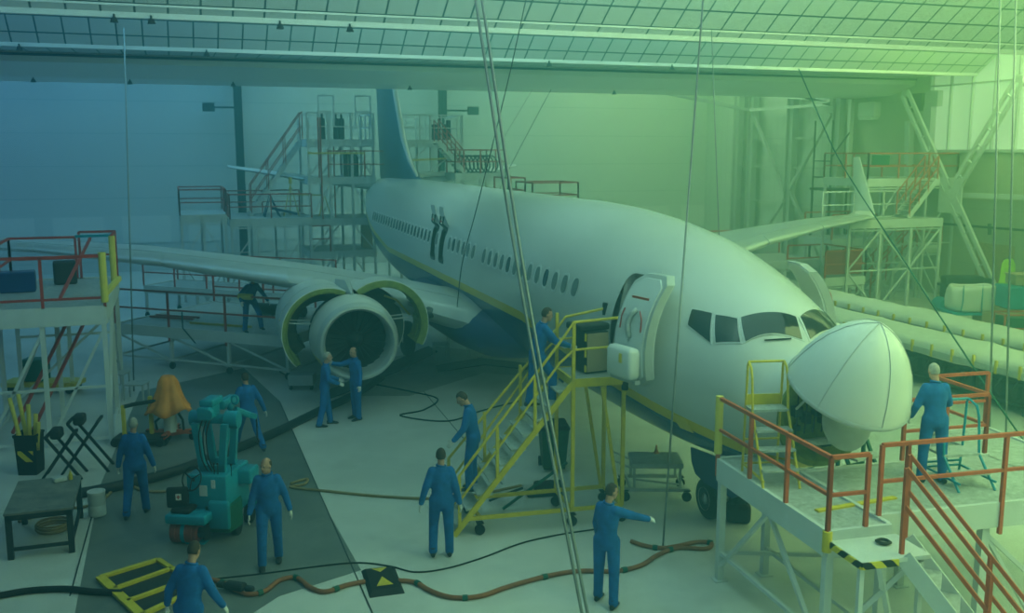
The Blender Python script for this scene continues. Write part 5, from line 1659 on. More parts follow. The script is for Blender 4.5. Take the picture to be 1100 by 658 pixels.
# black ramp plate with yellow triangles
c = [gz(u, v) for u, v in ((388, 613), (424, 609), (435, 637), (397, 642))]
cc = sum(c, Vector())/4
q = [p-cc for p in c]
t = thing('cable_ramp', 'black square cable ramp with yellow triangles where the rusty hoses meet', 'ramp', cc)
up = Vector((0, 0, .07))
pl = MB()
pl.add([p*.8+up for p in q]+list(q), [(3, 2, 1, 0), (4, 5, 6, 7)]+[(k, (k+1) % 4, (k+1) % 4+4, k+4) for k in range(4)])
pl.build('ramp_plate', M['black'], t)
def lerp4(u, v): return q[0].lerp(q[1], u).lerp(q[3].lerp(q[2], u), v)*.8+up+Vector((0, 0, .004))
for tri in (((.5, .45), (.2, .85), (.8, .85)), ((.22, .03), (.78, .03), (.5, .22))):
    pts = [lerp4(*x) for x in tri]
    MB().add(pts+[p-Vector((0, 0, .003)) for p in pts], [(0, 1, 2), (5, 4, 3)]).build('triangle_mark', M['yellow'], t)

# steel table
a = gz(8, 602)
t = thing('work_table', 'worn dark steel table in the left foreground', 'table', (a.x, a.y, 0), 0)
tm = concrete('worn_table_top', (.08, .09, .09), (.26, .27, .26), 2.5)
MB().box((.50, .85, .76), (1.02, 1.7, .035)).build('tabletop', tm, t)
MB().box((.50, .03, .70), (.96, .05, .09)).box((.50, 1.67, .70), (.96, .05, .09)).box((.03, .85, .70), (.05, 1.6, .09)).box((.97, .85, .70), (.05, 1.6, .09)).build('apron', M['dark'], t)
for x in (.05, .95):
    for y in (.05, 1.65): MB().box((x, y, .37), (.09, .09, .74)).build('leg', M['dark'], t)
MB().bar((.05, .05, .16), (.95, .05, .16), .05).bar((.95, .05, .16), (.95, 1.65, .16), .05).build('stretcher', M['dark'], t)
own(MB().lathe([(.01, 0), (.035, 0), (.035, .09), (.012, .13), (.012, .16), (.001, .16)], (0, 0, 0), 12), 'spray_bottle', M['yellow'], 'small yellow-topped bottle at the far corner of the steel table', 'bottle', (a.x+.85, a.y+1.5, .778))
own(MB().rbox((0, 0, .04), (.22, .14, .08), .02), 'tool_block', M['beam'], 'pale rag bundle beside the bottle on the steel table', 'rag', (a.x+.68, a.y+1.45, .778), .4)
# coil under the table
cm = MB()
for k in range(5):
    cm.tube([((.26+.02*(k % 2))*math.cos(2*PI*j/24), (.26+.02*(k % 2))*math.sin(2*PI*j/24), .02+.028*k) for j in range(24)], .014, 6, closed=True)
own(cm, 'hose_coil', M['hose_tan'], 'coiled tan hose on the floor under the steel table', 'hose', (a.x+.55, a.y+1.2, 0))
# drum
p = gz(105, 553)
t = thing('plastic_drum', 'small white plastic drum standing right of the steel table', 'drum', p)
MB().lathe([(.01, 0), (.13, 0), (.15, .02), (.15, .20), (.145, .21), (.15, .22), (.15, .44), (.135, .46), (.01, .46)], (0, 0, 0), 24).build('body', M['beam'], t, smooth=35)
MB().lathe([(.155, .42), (.16, .44), (.155, .46), (.01, .47)], (0, 0, 0), 24).build('lid', M['white'], t, smooth=35)
# bin of yellow tubes
p = gz(34, 507)
t = thing('parts_bin', 'black bin with a hazard panel holding tall yellow foam tubes', 'bin', p, RZC+.05)
MB().lathe([(.01, .0), (.26, .0), (.30, .78), (.32, .80), (.32, .84), (.29, .84), (.27, .1), (.01, .1)], (0, 0, 0), 4, Matrix.Rotation(R(45), 3, 'Z')).build('body', M['black'], t)
MB().box((0, -.215, .40), (.30, .02, .22)).build('hazard_panel', M['hazard'], t)
random.seed(11)
for k, (x, y, l, tx, ty) in enumerate(((-.10, .05, 1.45, -.18, 0), (-.02, .08, 1.5, -.14, .05), (.06, .05, 1.1, .08, 0), (.12, -.03, .95, .12, 0), (-.14, -.08, .75, -.05, 0), (-.05, -.1, .62, .04, 0), (.03, -.1, .66, 0, 0), (.13, -.11, .55, .1, 0), (.0, 0, 1.3, .02, .02))):
    b0 = Vector((x, y, .12)); d = Vector((tx, ty, 1)).normalized()
    tb = MB().cyl((0, 0, 0), d*(l), .042, n=10)
    own(tb, 'foam_tube', M['pad'], 'yellow foam tube standing in the black bin by the left dock', 'tube', Matrix.Translation(p) @ (Matrix.Rotation(RZC, 4, 'Z') @ b0), RZC, group='yellow foam tubes in the bin')
# black folding trestles
for (u, v, l, s) in ((92, 508, 'black folding trestle stand left of the yellow-handled trolley', 1.0), (66, 516, 'black folding trestle half hidden behind the steel table', .85)):
    p = gz(u, v)
    t = thing('trestle', l, 'trestle', p, RZC+.2)
    for y in (0, .5): MB().bar((-.45*s, y, 0), (.28*s, y, 1.05*s), .05).bar((.45*s, y, 0), (-.28*s, y, 1.05*s), .05).build('leg_frame', M['black'], t)
    MB().bar((.28*s, 0, 1.05*s), (.28*s, .5, 1.05*s), .05).bar((-.28*s, 0, 1.05*s), (-.28*s, .5, 1.05*s), .05).build('top_bar', M['black'], t)
    MB().rbox((-.1*s, .25, 1.08*s), (.22, .3, .22), .05).build('clamp_block', M['dark'], t)
# trolley with yellow-black handle
p = gz(150, 478)
t = thing('tow_trolley', 'low trolley with yellow posts and black bar left of the orange cover', 'trolley', p, RZC)
MB().bar((-.32, 0, .05), (-.32, 0, .92), .07).build('post', M['yellow'], t)
MB().bar((.18, .3, .05), (.18, .3, 1.05), .08).build('post', M['yellow'], t)
MB().tube([(-.32, 0, .88), (-.1, .1, .92), (.55, .3, .98)], .045, 8).build('crossbar', M['black'], t)
MB().cyl((.5, .28, .98), (.62, .32, .99), .07, n=10).build('bar_end', M['yellow'], t)
MB().box((0, .1, .16), (1.1, .5, .06)).build('base', M['dark'], t)
for x in (-.5, .5):
    MB().cyl((x, -.15, .09), (x, -.08, .09), .09, n=14).build('wheel', M['black'], t)
    MB().cyl((x, .3, .09), (x, .37, .09), .09, n=14).build('wheel', M['black'], t)
# orange sheet over a stand
p = gz(184, 472)
t = thing('covered_jack', 'wheeled jack draped with an orange sheet between crane and walkway', 'jack', p, RZC)
MB().box((0, 0, .2), (1.1, .08, .1)).box((0, 0, .2), (.08, 1.0, .1)).bar((-.5, -.4, .12), (.5, .4, .12), .06).build('base_frame', M['orange_red'], t)
for x, y in ((-.5, 0), (.5, 0), (0, -.45), (0, .45)): castor(MB(), (x, y, 0), .09).build('castor', M['black'], t)
MB().cyl((0, 0, .2), (0, 0, .9), .15, n=18).cyl((0, 0, .9), (0, 0, 1.2), .09, n=14).build('cylinder', M['beam'], t)
MB().tube([(.3, 0, .2), (.32, -.1, .5), (.2, -.1, .7)], .03).tube([(-.3, 0, .2), (-.3, -.1, .45), (-.12, -.1, .6)], .03).build('hydraulic_line', M['black'], t)
sh = MB()
rings = []
random.seed(2)
for i, (r, z) in enumerate(((.06, 1.50), (.14, 1.47), (.20, 1.38), (.24, 1.2), (.31, 1.0), (.40, .82), (.47, .70))):
    ring = []
    for k in range(48):
        an_ = 2*PI*k/48
        f = 1+.10*(i/6)*math.sin(an_*7+.6)+.05*(i/6)*math.sin(an_*13+i*.4)
        zz_ = z-(.08*(i/6)*math.sin(an_*4+1.0))-.07*(i/6)*max(0, math.sin(an_*2))
        ring.append(Vector((r*f*math.cos(an_)*1.1, r*f*math.sin(an_)*.95, zz_)))
    rings.append(ring)
sh.loft(rings, cap=False).add([(0, 0, 1.51)]+[tuple(p_) for p_ in rings[0]], [(0, 1+k, 1+(k+1) % 48) for k in range(48)])
o = sh.build('orange_sheet', M['orange'], t, smooth=True)
sd = o.modifiers.new('thick', 'SOLIDIFY'); sd.thickness = .006

# turquoise mobile crane
p = gz(227, 574)
t = thing('mobile_crane', 'turquoise mobile workshop crane with black seat, steering wheel and red rollers', 'crane', p, RZC+R(-8))
TQ = M['teal']
dr = MB().cyl((-.60, -.42, .19), (-.04, -.42, .19), .19, n=28)
for x in (-.50, -.14): dr.lathe([(.19, -.02), (.20, -.01), (.20, .01), (.19, .02)], (x, -.42, .19), 28, Matrix.Rotation(R(90), 3, 'Y'))
dr.build('roller', M['red_oxide'], t, smooth=35)
MB().cyl((-.37, -.42, .19), (-.29, -.42, .19), .197, n=28).build('roller_band', TQ, t, smooth=35)
MB().cyl((-.04, -.42, .19), (.10, -.42, .19), .09, n=18).cyl((.08, -.42, .19), (.14, -.42, .19), .13, n=18).build('roller_hub', M['dark'], t, smooth=35)
MB().rbox((-.22, -.42, .46), (.86, .50, .16), .03).box((-.1, -.42, .02), (.4, .2, .03)).build('foot_deck', TQ, t, smooth=35)
MB().rbox((-.36, -.40, .58), (.42, .38, .09), .04).build('seat', M['black'], t, smooth=35)
bk_ = MB().rbox((-.47, -.42, .78), (.44, .09, .36), .05, M=Matrix.Rotation(R(14), 3, 'Z')).build('backrest', M['black'], t, smooth=35)
cr = MB().box((-.43, -.472, .80), (.11, .006, .11), R(14)).build('seat_badge', M['white'], bk_)
MB().box((-.43, -.478, .80), (.07, .004, .022), R(14)).box((-.43, -.478, .80), (.022, .004, .07), R(14)).build('red_cross', M['red'], cr)
# main body
bd = MB()
bd.rbox((.06, .32, .72), (.86, 1.1, .80), .03)
bd.rbox((.60, .55, .95), (.34, .45, .26), .04)
bd.rbox((-.28, .4, 1.02), (.25, .9, .16), .03)
bd.build('chassis', TQ, t, smooth=35)
MB().prism([(.05, -.30), (.55, -.30), (.62, .2), (.45, .5), (.05, .4)], .16, .60).build('engine_cover', M['dgreen'], t)
MB().rbox((.34, -.28, .46), (.46, .12, .5), .06).build('side_panel', TQ, t, smooth=35)
for x, y in ((.52, .1), (-.38, .75), (.52, .75)):
    MB().cyl((x-.06, y, .18), (x+.06, y, .18), .18, n=22).build('wheel', M['black'], t, smooth=35)
MB().box((.75, .55, .45), (.3, .12, .10)).box((.88, .55, .26), (.06, .1, .5)).build('outrigger', TQ, t)
sw = MB()
Ms = Matrix.Translation((-.20, -.32, 1.08)) @ Matrix.Rotation(R(62), 4, 'X')
sw.tube([Ms @ Vector((.20*math.cos(2*PI*k/24), .20*math.sin(2*PI*k/24), 0)) for k in range(24)], .015, 6, closed=True)
for k in range(3): sw.bar(Ms @ Vector((0, 0, 0)), Ms @ Vector((.2*math.cos(2*PI*k/3+.5), .2*math.sin(2*PI*k/3+.5), 0)), .02)
sw.bar(Ms @ Vector((0, 0, 0)), Ms @ Vector((0, 0, -.3)), .04)
sw.build('steering_wheel', M['black'], t, smooth=True)
MB().box((.0, -.25, .86), (.16, .02, .18)).box((.22, -.25, .98), (.08, .02, .14)).build('control_panel', M['beam'], t)
for x in (.18, .26, .55): MB().bar((x, -.1, 1.1), (x+.03, -.16, 1.3), .018).sph((x+.03, -.16, 1.31), .025, 8).build('lever', M['black'], t)
t.scale = (.82, .85, 1)
# mast: two tapering side frames
for y in (.05, .55):
    m_ = MB()
    m_.loft([[Vector((x+dx, y+dy, z)) for dx, dy in ((-w_, -.05), (w_, -.05), (w_, .05), (-w_, .05))] for x, z, w_ in ((-.12, 1.1, .07), (-.26, 1.95, .07))])
    m_.loft([[Vector((x+dx, y+dy, z)) for dx, dy in ((-w_, -.05), (w_, -.05), (w_, .05), (-w_, .05))] for x, z, w_ in ((.28, 1.1, .07), (.38, 1.95, .07))])
    m_.box((.09, y, 1.16), (.55, .1, .14))
    m_.build('mast', TQ, t)
MB().cyl((-.46, .3, 1.98), (-.18, .3, 1.98), .14, n=24).build('slew_drum', TQ, t, smooth=35)
MB().cyl((.30, .3, 1.98), (.58, .3, 1.98), .15, n=24).build('slew_drum', TQ, t, smooth=35)
MB().cyl((-.14, .3, 1.98), (.26, .3, 1.98), .09, n=16).build('cross_tube', TQ, t, smooth=35)
MB().rbox((.0, .15, 2.14), (.28, .5, .22), .03).rbox((.02, .25, 2.30), (.30, .5, .12), .03).cyl((.12, .0, 2.14), (.12, -.12, 2.14), .09, n=16).build('boom_head', TQ, t, smooth=35)
MB().rbox((.12, .75, 2.18), (.18, .6, .16), .03).cyl((.02, .7, 1.2), (.12, 1.0, 2.1), .06, n=12).build('boom', TQ, t, smooth=35)
ey = MB().tube([(.42+.07*math.cos(2*PI*k/16), .5, 2.28+.07*math.sin(2*PI*k/16)) for k in range(16)], .025, 6, closed=True).bar((.36, .5, 2.2), (.3, .5, 2.1), .1)
ey.build('lifting_eye', TQ, t, smooth=True)
MB().tube([(.42, .5, 2.1), (.58, .8, 1.95)], .06, 10).bar((.58, .8, 1.95), (.70, .9, 1.9), .09).build('jib', TQ, t)
hk = MB().bar((.70, .9, 1.9), (.70, .9, 1.6), .03).tube([(.70, .9, 1.62), (.70, .9, 1.52), (.74, .9, 1.46), (.70, .9, 1.41), (.65, .9, 1.44)], .022, 8)
hk.build('hook', M['dark'], t)
hs_ = MB()
for x in (-.03, .06, .13): hs_.tube(smooth_path([Vector((x, -.04, 2.08)), Vector((x-.06, -.14, 1.8)), Vector((x-.04, -.12, 1.4)), Vector((x+.05, -.05, 1.15))]), .014, 6)
hs_.build('hydraulic_hose', M['black'], t, smooth=True)

# things under and round the stairs and wing
p = gz(594, 503)
t = thing('wheeled_bin', 'dark green wheeled bin standing behind the yellow stairs', 'bin', p, RZC+.1)
MB().loft([[Vector((x*w_, y*d_, z)) for x, y in ((-1, -1), (1, -1), (1, 1), (-1, 1))] for z, w_, d_ in ((.06, .22, .24), (.9, .28, .34))]).build('body', M['green_bin'], t)
MB().rbox((0, 0, .94), (.60, .74, .08), .03).build('lid', M['black'], t)
MB().cyl((-.27, .26, .1), (-.21, .26, .1), .1, n=14).build('wheel', M['black'], t)
MB().cyl((.21, .26, .1), (.27, .26, .1), .1, n=14).build('wheel', M['black'], t)
p = gz(585, 531)
t = thing('floor_pump', 'dark motor pump on the floor beneath the yellow stairs', 'pump', p, RZC+.15)
MB().rbox((0, 0, .16), (.42, .22, .22), .05).cyl((.2, 0, .18), (.36, 0, .18), .1, n=16).build('motor', M['dark'], t, smooth=35)
MB().cyl((-.22, 0, .16), (-.42, 0, .16), .06, n=12).build('pump_head', M['grey_metal'], t)
MB().box((0, 0, .03), (.7, .3, .04)).build('base_plate', M['dark'], t)
MB().tube([(-.4, 0, .16), (-.8, -.15, .10), (-1.1, -.3, .05)], .025).build('hose', M['black'], t)
own(MB().bar((0, 0, .03), (1.2, .5, .75), .04), 'pry_bar', M['dgreen'], 'dark green bar leaning up through the yellow stairs', 'bar', gz(540, 548), RZC)
# grey cart
p = gz(703, 530)
t = thing('platform_cart', 'grey wheeled cart table between the yellow stairs and the nose wheel', 'cart', p, R(-20))
MB().box((0, 0, .70), (.92, .72, .04)).build('top', M['deck'], t)
e = MB()
for y in (-.36, .36): e.box((0, y, .67), (.94, .03, .09))
for x in (-.47, .47): e.box((x, 0, .67), (.03, .72, .09))
e.build('top_rim', M['grey_metal'], t)
for x in (-.43, .43):
    for y in (-.32, .32): MB().bar((x, y, .22), (x, y, .66), .045).build('leg', M['grey_metal'], t)
fr = MB().bar((-.65, -.4, .22), (.6, -.4, .22), .06).bar((-.65, .4, .22), (.6, .4, .22), .06).bar((-.5, -.4, .22), (-.5, .4, .22), .05).bar((.5, -.4, .22), (.5, .4, .22), .05).bar((-.43, -.32, .4), (.43, -.32, .3), .03)
fr.build('undercarriage', M['grey_metal'], t)
for x, y in ((-.6, -.4), (.55, -.4), (-.6, .4), (.55, .4)): castor(MB(), (x, y, 0), .09).build('castor', M['black'], t)
MB().tube([(-.47, -.3, .6), (-.8, -.3, .75), (-.8, .3, .75), (-.47, .3, .6)], .02).build('push_handle', M['grey_metal'], t)
own(MB().lathe([(.06, 0), (.055, .01), (.03, .05), (.012, .16), (.001, .165)], (0, 0, 0), 14), 'marker_cone', M['orange'], 'tiny orange cone standing on the grey cart', 'cone', Vector((p.x, p.y, .72))+Vector((.15, .25, 0)))
# bag by the nose wheel
p = gz(793, 560)
own(MB().rbox((0, 0, .17), (.42, .30, .34), .07).tube([(-.15, 0, .32), (-.1, 0, .44), (.1, 0, .44), (.15, 0, .32)], .015).box((.02, -.152, .2), (.06, .01, .28)), 'tool_bag', M['black'], 'black tool bag with a yellow strap on the floor behind the nose wheel', 'bag', p, RZC-.2)
# step stools and small gear beneath the wing
p = gz(483, 384)
t = thing('step_stool', 'grey metal double step stool standing beneath the wing root', 'step stool', p, RZC+.2)
fr = MB()
for x in (-.05, .6):
    for y in (-.2, .25): fr.bar((x, y, 0), (x+.02, y, .92), .03)
for x in (-.5, -.1): fr.bar((x, -.2, 0), (x, -.2, .45), .03).bar((x, .25, 0), (x, .25, .45), .03)
fr.build('frame', M['grey_metal'], t)
MB().box((.28, .02, .93), (.74, .5, .04)).build('top_step', M['grey_metal'], t)
MB().box((-.28, .02, .46), (.5, .5, .04)).build('low_step', M['grey_metal'], t)
p = gz(325, 417)
t = thing('engine_dolly', 'low grey dolly box on wheels left of the engine intake', 'dolly', p, RZC)
MB().rbox((0, 0, .28), (.7, .5, .3), .02).build('body', M['grey_metal'], t)
MB().bar((-.3, 0, .3), (-.6, -.1, .5), .03).build('handle', M['dark'], t)
for x in (-.28, .28): castor(MB(), (x, -.15, 0), .05).build('castor', M['black'], t)
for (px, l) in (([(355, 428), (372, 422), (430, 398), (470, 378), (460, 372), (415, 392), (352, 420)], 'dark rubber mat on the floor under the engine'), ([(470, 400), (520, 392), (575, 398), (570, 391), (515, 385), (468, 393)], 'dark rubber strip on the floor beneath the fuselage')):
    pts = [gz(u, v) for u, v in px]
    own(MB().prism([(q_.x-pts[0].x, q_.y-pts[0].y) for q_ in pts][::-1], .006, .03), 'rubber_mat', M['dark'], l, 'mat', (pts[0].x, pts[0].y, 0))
hose('power_cable', 'dark cable looping on the floor under the wing root', [(400, 412), (440, 420), (470, 428), (455, 440), (430, 446), (480, 452), (520, 440), (560, 430)], .02, M['black'])
# stores behind the tall left dock legs
p = gz(48, 420)
t = thing('tool_pallet', 'yellow low pallet truck seen through the legs of the left dock', 'pallet truck', p, RZC)
MB().box((0, 0, .25), (2.0, .7, .12)).build('bed', M['yellow'], t)
MB().rbox((-.2, 0, .62), (.6, .45, .6), .03).build('load', M['dgreen'], t)
for x in (-.8, .8): MB().cyl((x, -.3, .1), (x, .3, .1), .1, n=14).build('wheel', M['black'], t)
p = gz(128, 428)
t = thing('work_stool', 'grey low bench with two tiers behind the yellow-handled trolley', 'bench', p, RZC)
MB().box((0, 0, .7), (.5, .5, .04)).box((.5, 0, .42), (.5, .5, .04)).build('treads', M['grey_metal'], t)
for x in (-.22, .22, .72): MB().bar((x, -.2, 0), (x, -.2, .7 if x < .5 else .42), .04).bar((x, .2, 0), (x, .2, .7 if x < .5 else .42), .04).build('leg', M['grey_metal'], t)
# blue machines under the tail
p = c2w(-3.6, 41.0)
t = thing('scissor_lift', 'blue wheeled lift parked beneath the rear fuselage', 'lift', p, RZC)
MB().box((0, 0, .6), (2.6, 1.3, .5)).box((0, 0, 1.9), (2.6, 1.2, .15)).build('chassis', M['teal'], t)
MB().bar((-1.1, -.4, .85), (1.1, -.4, 1.85), .1).bar((1.1, -.4, .85), (-1.1, -.4, 1.85), .1).bar((-1.1, .4, .85), (1.1, .4, 1.85), .1).bar((1.1, .4, .85), (-1.1, .4, 1.85), .1).build('scissor_arms', M['dark'], t)
for x in (-.9, .9): MB().cyl((x, -.7, .3), (x, -.5, .3), .3, n=18).cyl((x, .5, .3), (x, .7, .3), .3, n=18).build('wheels', M['black'], t)

# ================================================================== stores on the right
def covered_rack(label, x, y0, y1, w_, ztop, mid=True):
    t = thing('covered_rack', label, 'rack', (x, y0, 0), 0)
    L = y1-y0
    rings = []
    n = 40
    random.seed(int(x*10))
    for i in range(n+1):
        y = L*i/n
        r_ = []
        for (xx, zz_) in ((-w_/2, -.34), (-w_/2-.02, -.15), (-w_/2+.03, -.02), (-w_/2+.25, .03), (-w_*.15, .06), (w_*.15, .05), (w_/2-.25, .03), (w_/2-.03, -.02), (w_/2+.02, -.15), (w_/2, -.34)):
            nz = noise.noise(Vector((xx*2+x, y*1.3, zz_)))*.05
            r_.append(Vector((xx+nz*.6, y, ztop+zz_+nz)))
        rings.append(r_)
    MB().loft(rings).build('quilted_cover', M['cloth'], t, smooth=True)
    bd_ = MB().box((-w_/2-.035, L/2, ztop-.24), (.03, L, .16)).build('side_skirt', M['grey_metal'], t)
    k = int(L/.75)
    for i in range(k+1):
        y = .2+i*.75
        MB().box((-w_/2-.045, y, ztop-.17), (.05, .07, .34)).build('yellow_strap', M['yellow'], t)
    fr = MB()
    for i in range(int(L/1.5)+1):
        y = .1+i*1.5
        for xx in (-w_/2+.08, w_/2-.08): fr.bar((xx, y, 0), (xx, y, ztop-.3), .07)
        fr.bar((-w_/2, y, .25), (w_/2, y, .25), .06).bar((-w_/2, y, ztop-.35), (w_/2, y, ztop-.35), .06)
    fr.bar((-w_/2+.08, 0, .25), (-w_/2+.08, L, .25), .07).bar((-w_/2+.08, 0, ztop-.4), (-w_/2+.08, L, ztop-.4), .07)
    fr.build('rack_frame', M['dark'], t)
    cl = MB()
    for i in range(int(L/.5)):
        y = .3+i*.5
        cl.tube([(-w_/2+.02, y, ztop-.4), (-w_/2-.05, y+.1, ztop-.62), (-w_/2+.05, y+.22, ztop-.75), (-w_/2+.05, y+.05, .35)], .03, 6)
        cl.rbox((-w_/2+.12, y+.1, .55), (.18, .2, .34), .03)
    cl.build('hanging_clamps', M['dark'], t)
    MB().box((0, L/2, .45), (w_*.8, L*.98, .5)).build('stored_parts', M['dark'], t)
    return t
covered_rack('near long rack under a white quilted cover with yellow straps, on the right', 20.4, 15.0, 31.5, 1.7, 1.25)
covered_rack('far long rack under a white quilted cover, behind the near covered rack', 22.9, 15.0, 33.5, 1.7, 1.25)
own(MB().box((0, 0, .55), (.06, 7, .5)), 'long_board', M['beam'], 'long cream board standing on edge behind the covered racks', 'board', (25.0, 23.0, 0)).rotation_euler = (0, 0, 0)
bpy.data.objects['long_board'].data.transform(Matrix.Translation((0, 0, -.3)))
# white bag tub on turquoise trolley
p = gz(1042, 346)
t = thing('bag_trolley', 'turquoise flat trolley carrying the big white bag on the right', 'trolley', p, RZC)
MB().box((0, 0, .42), (2.0, 1.2, .10)).build('bed', M['teal'], t)
for x in (-.8, .8):
    for y in (-.45, .45): MB().cyl((x, y-.05, .18), (x, y+.05, .18), .18, n=16).bar((x, y, .2), (x, y, .4), .08).build('wheel', M['dark'], t)
b = thing('bulk_bag', 'big open white bulk bag with turquoise straps on the flat trolley', 'bag', (p.x, p.y, .475), RZC)
rings = []
for z, sx, sy in ((0, .80, .52), (.08, .9, .6), (.4, .95, .64), (.75, .93, .62), (.92, .86, .58), (.97, .78, .52), (.90, .70, .46), (.6, .66, .42), (.55, .1, .1)):
    ring = []
    for k in range(36):
        a_ = 2*PI*k/36
        ca, sa_ = math.cos(a_), math.sin(a_)
        f = 1+.03*math.sin(5*a_+z*4)
        ring.append(Vector((math.copysign(abs(ca)**.7, ca)*sx*f, math.copysign(abs(sa_)**.7, sa_)*sy*f, z+.03*math.sin(3*a_)*(z > .5))))
    rings.append(ring)
MB().loft(rings, cap=True).build('bag_body', M['white'], b, smooth=True)
for x, lx in ((-.62, -.7), (.1, .1)):
    MB().tube([(lx, -.66, .02), (x-.02, -.67, .4), (x, -.62, .9), (x+.05, -.5, 1.0)], .02, 6).build('strap', M['teal'], b)
own(MB().cyl((0, -.4, .28), (0, .4, .28), .28, n=24), 'blue_drum', M['teal'], 'small blue drum lying behind the white bulk bag', 'drum', gz(1012, 334)+Vector((0, 0, .0)), RZC)
p = gz(1088, 360)
def crate(label, loc, size, m, rz=RZC, z=0, cat='box', nm='storage_box'):
    t = thing(nm, label, cat, (loc.x, loc.y, z), rz)
    MB().rbox((0, 0, size[2]/2), size, .03).build('body', m, t)
    MB().rbox((0, 0, size[2]-.03), (size[0]+.06, size[1]+.06, .08), .02).build('lid', m, t)
    return t
b1_ = gz(1096, 352)
crate('brown wooden crate at the right edge, under the turquoise box', b1_, (1.5, 1.2, .75), M['card'])
crate('turquoise box at the right edge, stacked on the wooden crate', b1_, (1.5, 1.1, .80), M['teal'], z=.78)
crate('pale carton at the right edge, topmost of the stack', b1_+Vector((.2, .2, 0)), (1.0, .8, .40), M['card'], z=1.60, nm='carton', cat='carton')
b2_ = gz(1090, 366)
t = thing('orange_cage', 'orange framed cage box in front of the turquoise box', 'cage', b2_, RZC)
e = MB()
for x in (-.6, .6):
    for y in (-.4, .4): e.bar((x, y, 0), (x, y, 1.0), .06)
for z in (.05, .5, .97):
    for y in (-.4, .4): e.bar((-.6, y, z), (.6, y, z), .05)
    for x in (-.6, .6): e.bar((x, -.4, z), (x, .4, z), .05)
e.build('cage_frame', M['orange_red'], t)
MB().box((0, 0, .45), (1.1, .7, .8)).build('contents', M['dgreen'], t)
b3_ = gz(1063, 347)
crate('low dark crate beside the white bulk bag', b3_, (1.0, .8, .5), M['card'])
b4 = gz(1050, 330)
t = thing('parts_bench', 'long bench of dark parts against the right wall behind the bulk bag', 'bench', b4, RZC)
MB().box((0, 0, .95), (3.2, .9, .08)).build('top', M['dark'], t)
for x in (-1.4, 1.4): MB().box((x, 0, .46), (.1, .8, .92)).build('leg', M['dark'], t)
MB().box((0, 0, .35), (2.6, .7, .5)).build('lower_shelf', M['wood'], t)
own(MB().rbox((0, 0, .2), (1.6, .6, .4), .08).rbox((.9, .0, .15), (.5, .4, .3), .05), 'parts_heap', M['dark'], 'dark machine parts lying on the bench by the right wall', 'parts', (b4.x-1.0, b4.y-.1, .995), RZC)
# hi-vis vest on a pole
p = gz(1079, 336)
t = thing('coat_stand', 'thin stand at the right holding the bright yellow vest', 'stand', p, RZC)
MB().bar((0, 0, 0), (0, 0, 2.3), .05).bar((-.3, 0, 0), (.3, 0, 0), .05).bar((0, -.3, 0), (0, .3, 0), .05).bar((-.2, 0, 2.2), (.2, 0, 2.2), .04).build('pole', M['dark'], t)
v_ = MB()
v_.loft([[Vector((x*w_, y*.09, z)) for x, y in ((-1, -.3), (-.5, -1), (.5, -1), (1, -.3), (1, .3), (.5, 1), (-.5, 1), (-1, .3))] for z, w_ in ((1.05, .36), (1.5, .30), (2.0, .26), (2.2, .16))])
own(v_, 'safety_vest', M['hiviz'], 'bright yellow safety vest hanging near the stacked boxes at the right', 'vest', p, RZC)

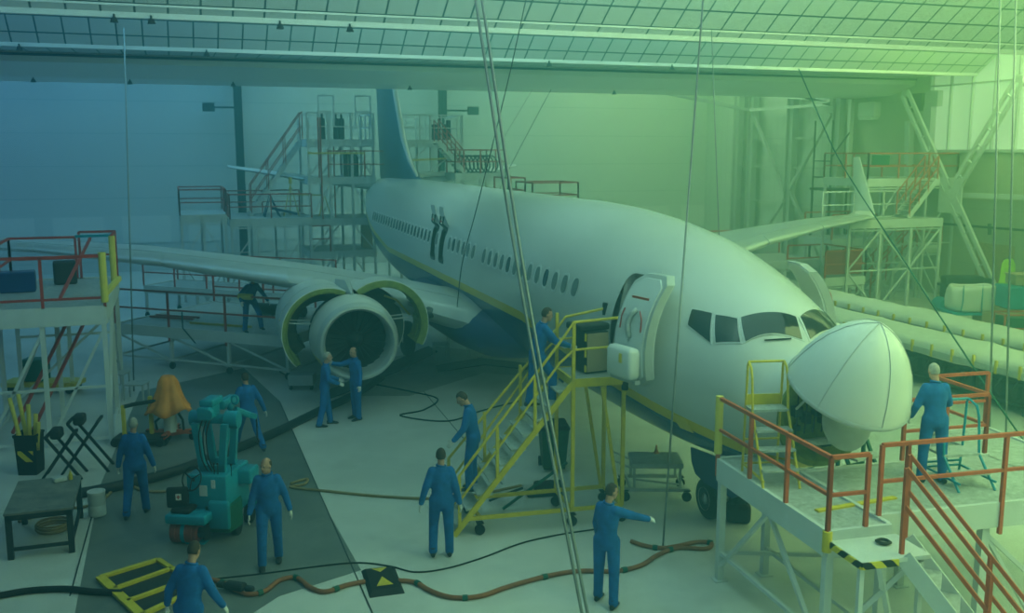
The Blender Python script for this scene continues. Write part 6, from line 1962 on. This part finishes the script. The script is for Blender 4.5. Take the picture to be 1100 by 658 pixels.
# ================================================================== hanging ropes and wires
def rope(label, pts, r=.02, m=None, name='hanging_rope', smooth_=True):
    pts = [Vector(p) for p in pts]
    b0 = pts[-1].copy()
    q_ = smooth_path(pts) if smooth_ else pts
    return own(MB().tube([p_-b0 for p_ in q_], r, 6), name, m or M['steel_wire'], label, 'rope', b0, smooth=True)
def onray(u, v, D):      # a point D metres ahead of the camera, seen at (u,v)
    r_ = ray(u, v)
    s = D/(r_.x*math.sin(HEAD)+r_.y*math.cos(HEAD))
    return Vector((r_.x*s, r_.y*s, CAM_H+r_.z*s))
def up_to(a, b_, z):     # extend line a->b to height z
    d = b_-a
    return a+d*((z-a.z)/d.z)
for k, (ut, ub, l) in enumerate(((511, 634, 'left one of the two thick ropes hanging before the yellow stairs'), (518, 640, 'right one of the two thick ropes hanging before the yellow stairs'))):
    a = gz(ub, 705); b_ = onray(ut, 0, 14.5); mid = onray(ut+48+(k*-1), 305, 13.4)
    rope(l, [up_to(mid, b_, 11.5), b_, mid, a], .022)
a = gz(712, 588); b_ = onray(742, 180, 16.0)
rope('slack rope held by the reaching mechanic, hanging from the roof', [up_to(a, b_, 11.5), b_, onray(727, 380, 14.6), a], .016)
rope('thin dark wire hanging from the roof down to the wing root', [up_to(gz(490, 420), onray(565, 0, 23), 9.9), onray(545, 90, 23.5), onray(513, 220, 24), onray(497, 280, 24.5), onray(491, 330, 25)], .012, M['dark'], 'hanging_wire')
a = gz(144, 420); b_ = onray(134, 62, 27)
rope('single grey wire hanging from the roof left of the black lamp post', [up_to(a, b_, 9.75), a], .022, None, 'hanging_wire', False)
for (ut, ub, vb, D, l) in ((1073, 1062, 420, 19, 'left one of the paired ropes at the right edge'), (1090, 1080, 412, 19, 'right one of the paired ropes at the right edge')):
    b_ = onray(ut, 60, D+2); a = gz(ub, vb+80)
    rope(l, [up_to(a, b_, 11.4), a], .022, None, 'hanging_rope', False)
rope('slack dark cable sagging from the roof across the far winglet to the covered racks', [onray(858, 74, 30), onray(880, 125, 30), onray(898, 165, 29.5), onray(922, 205, 28.5), onray(955, 255, 26), onray(1010, 340, 22), onray(1075, 438, 17.5), gz(1120, 500)], .018, M['dgreen'], 'slack_cable')
rope('faint thin wire stretched down the white back wall right of the tail', [onray(592, 96, 40), onray(545, 185, 40), onray(530, 222, 40)], .014, M['dark'], 'hanging_wire')
rope('faint thin wire stretched from the ceiling towards the roof of the far tail dock', [onray(572, 96, 41), onray(535, 158, 41)], .012, M['steel_wire'], 'hanging_wire')
rope('thin grey line hanging straight down past the far wing', [up_to(onray(770, 250, 28), onray(766, 95, 28), 9.8), onray(774, 300, 28), gz(775, 385)], .014, M['steel_wire'], 'hanging_line')
tint_haze()
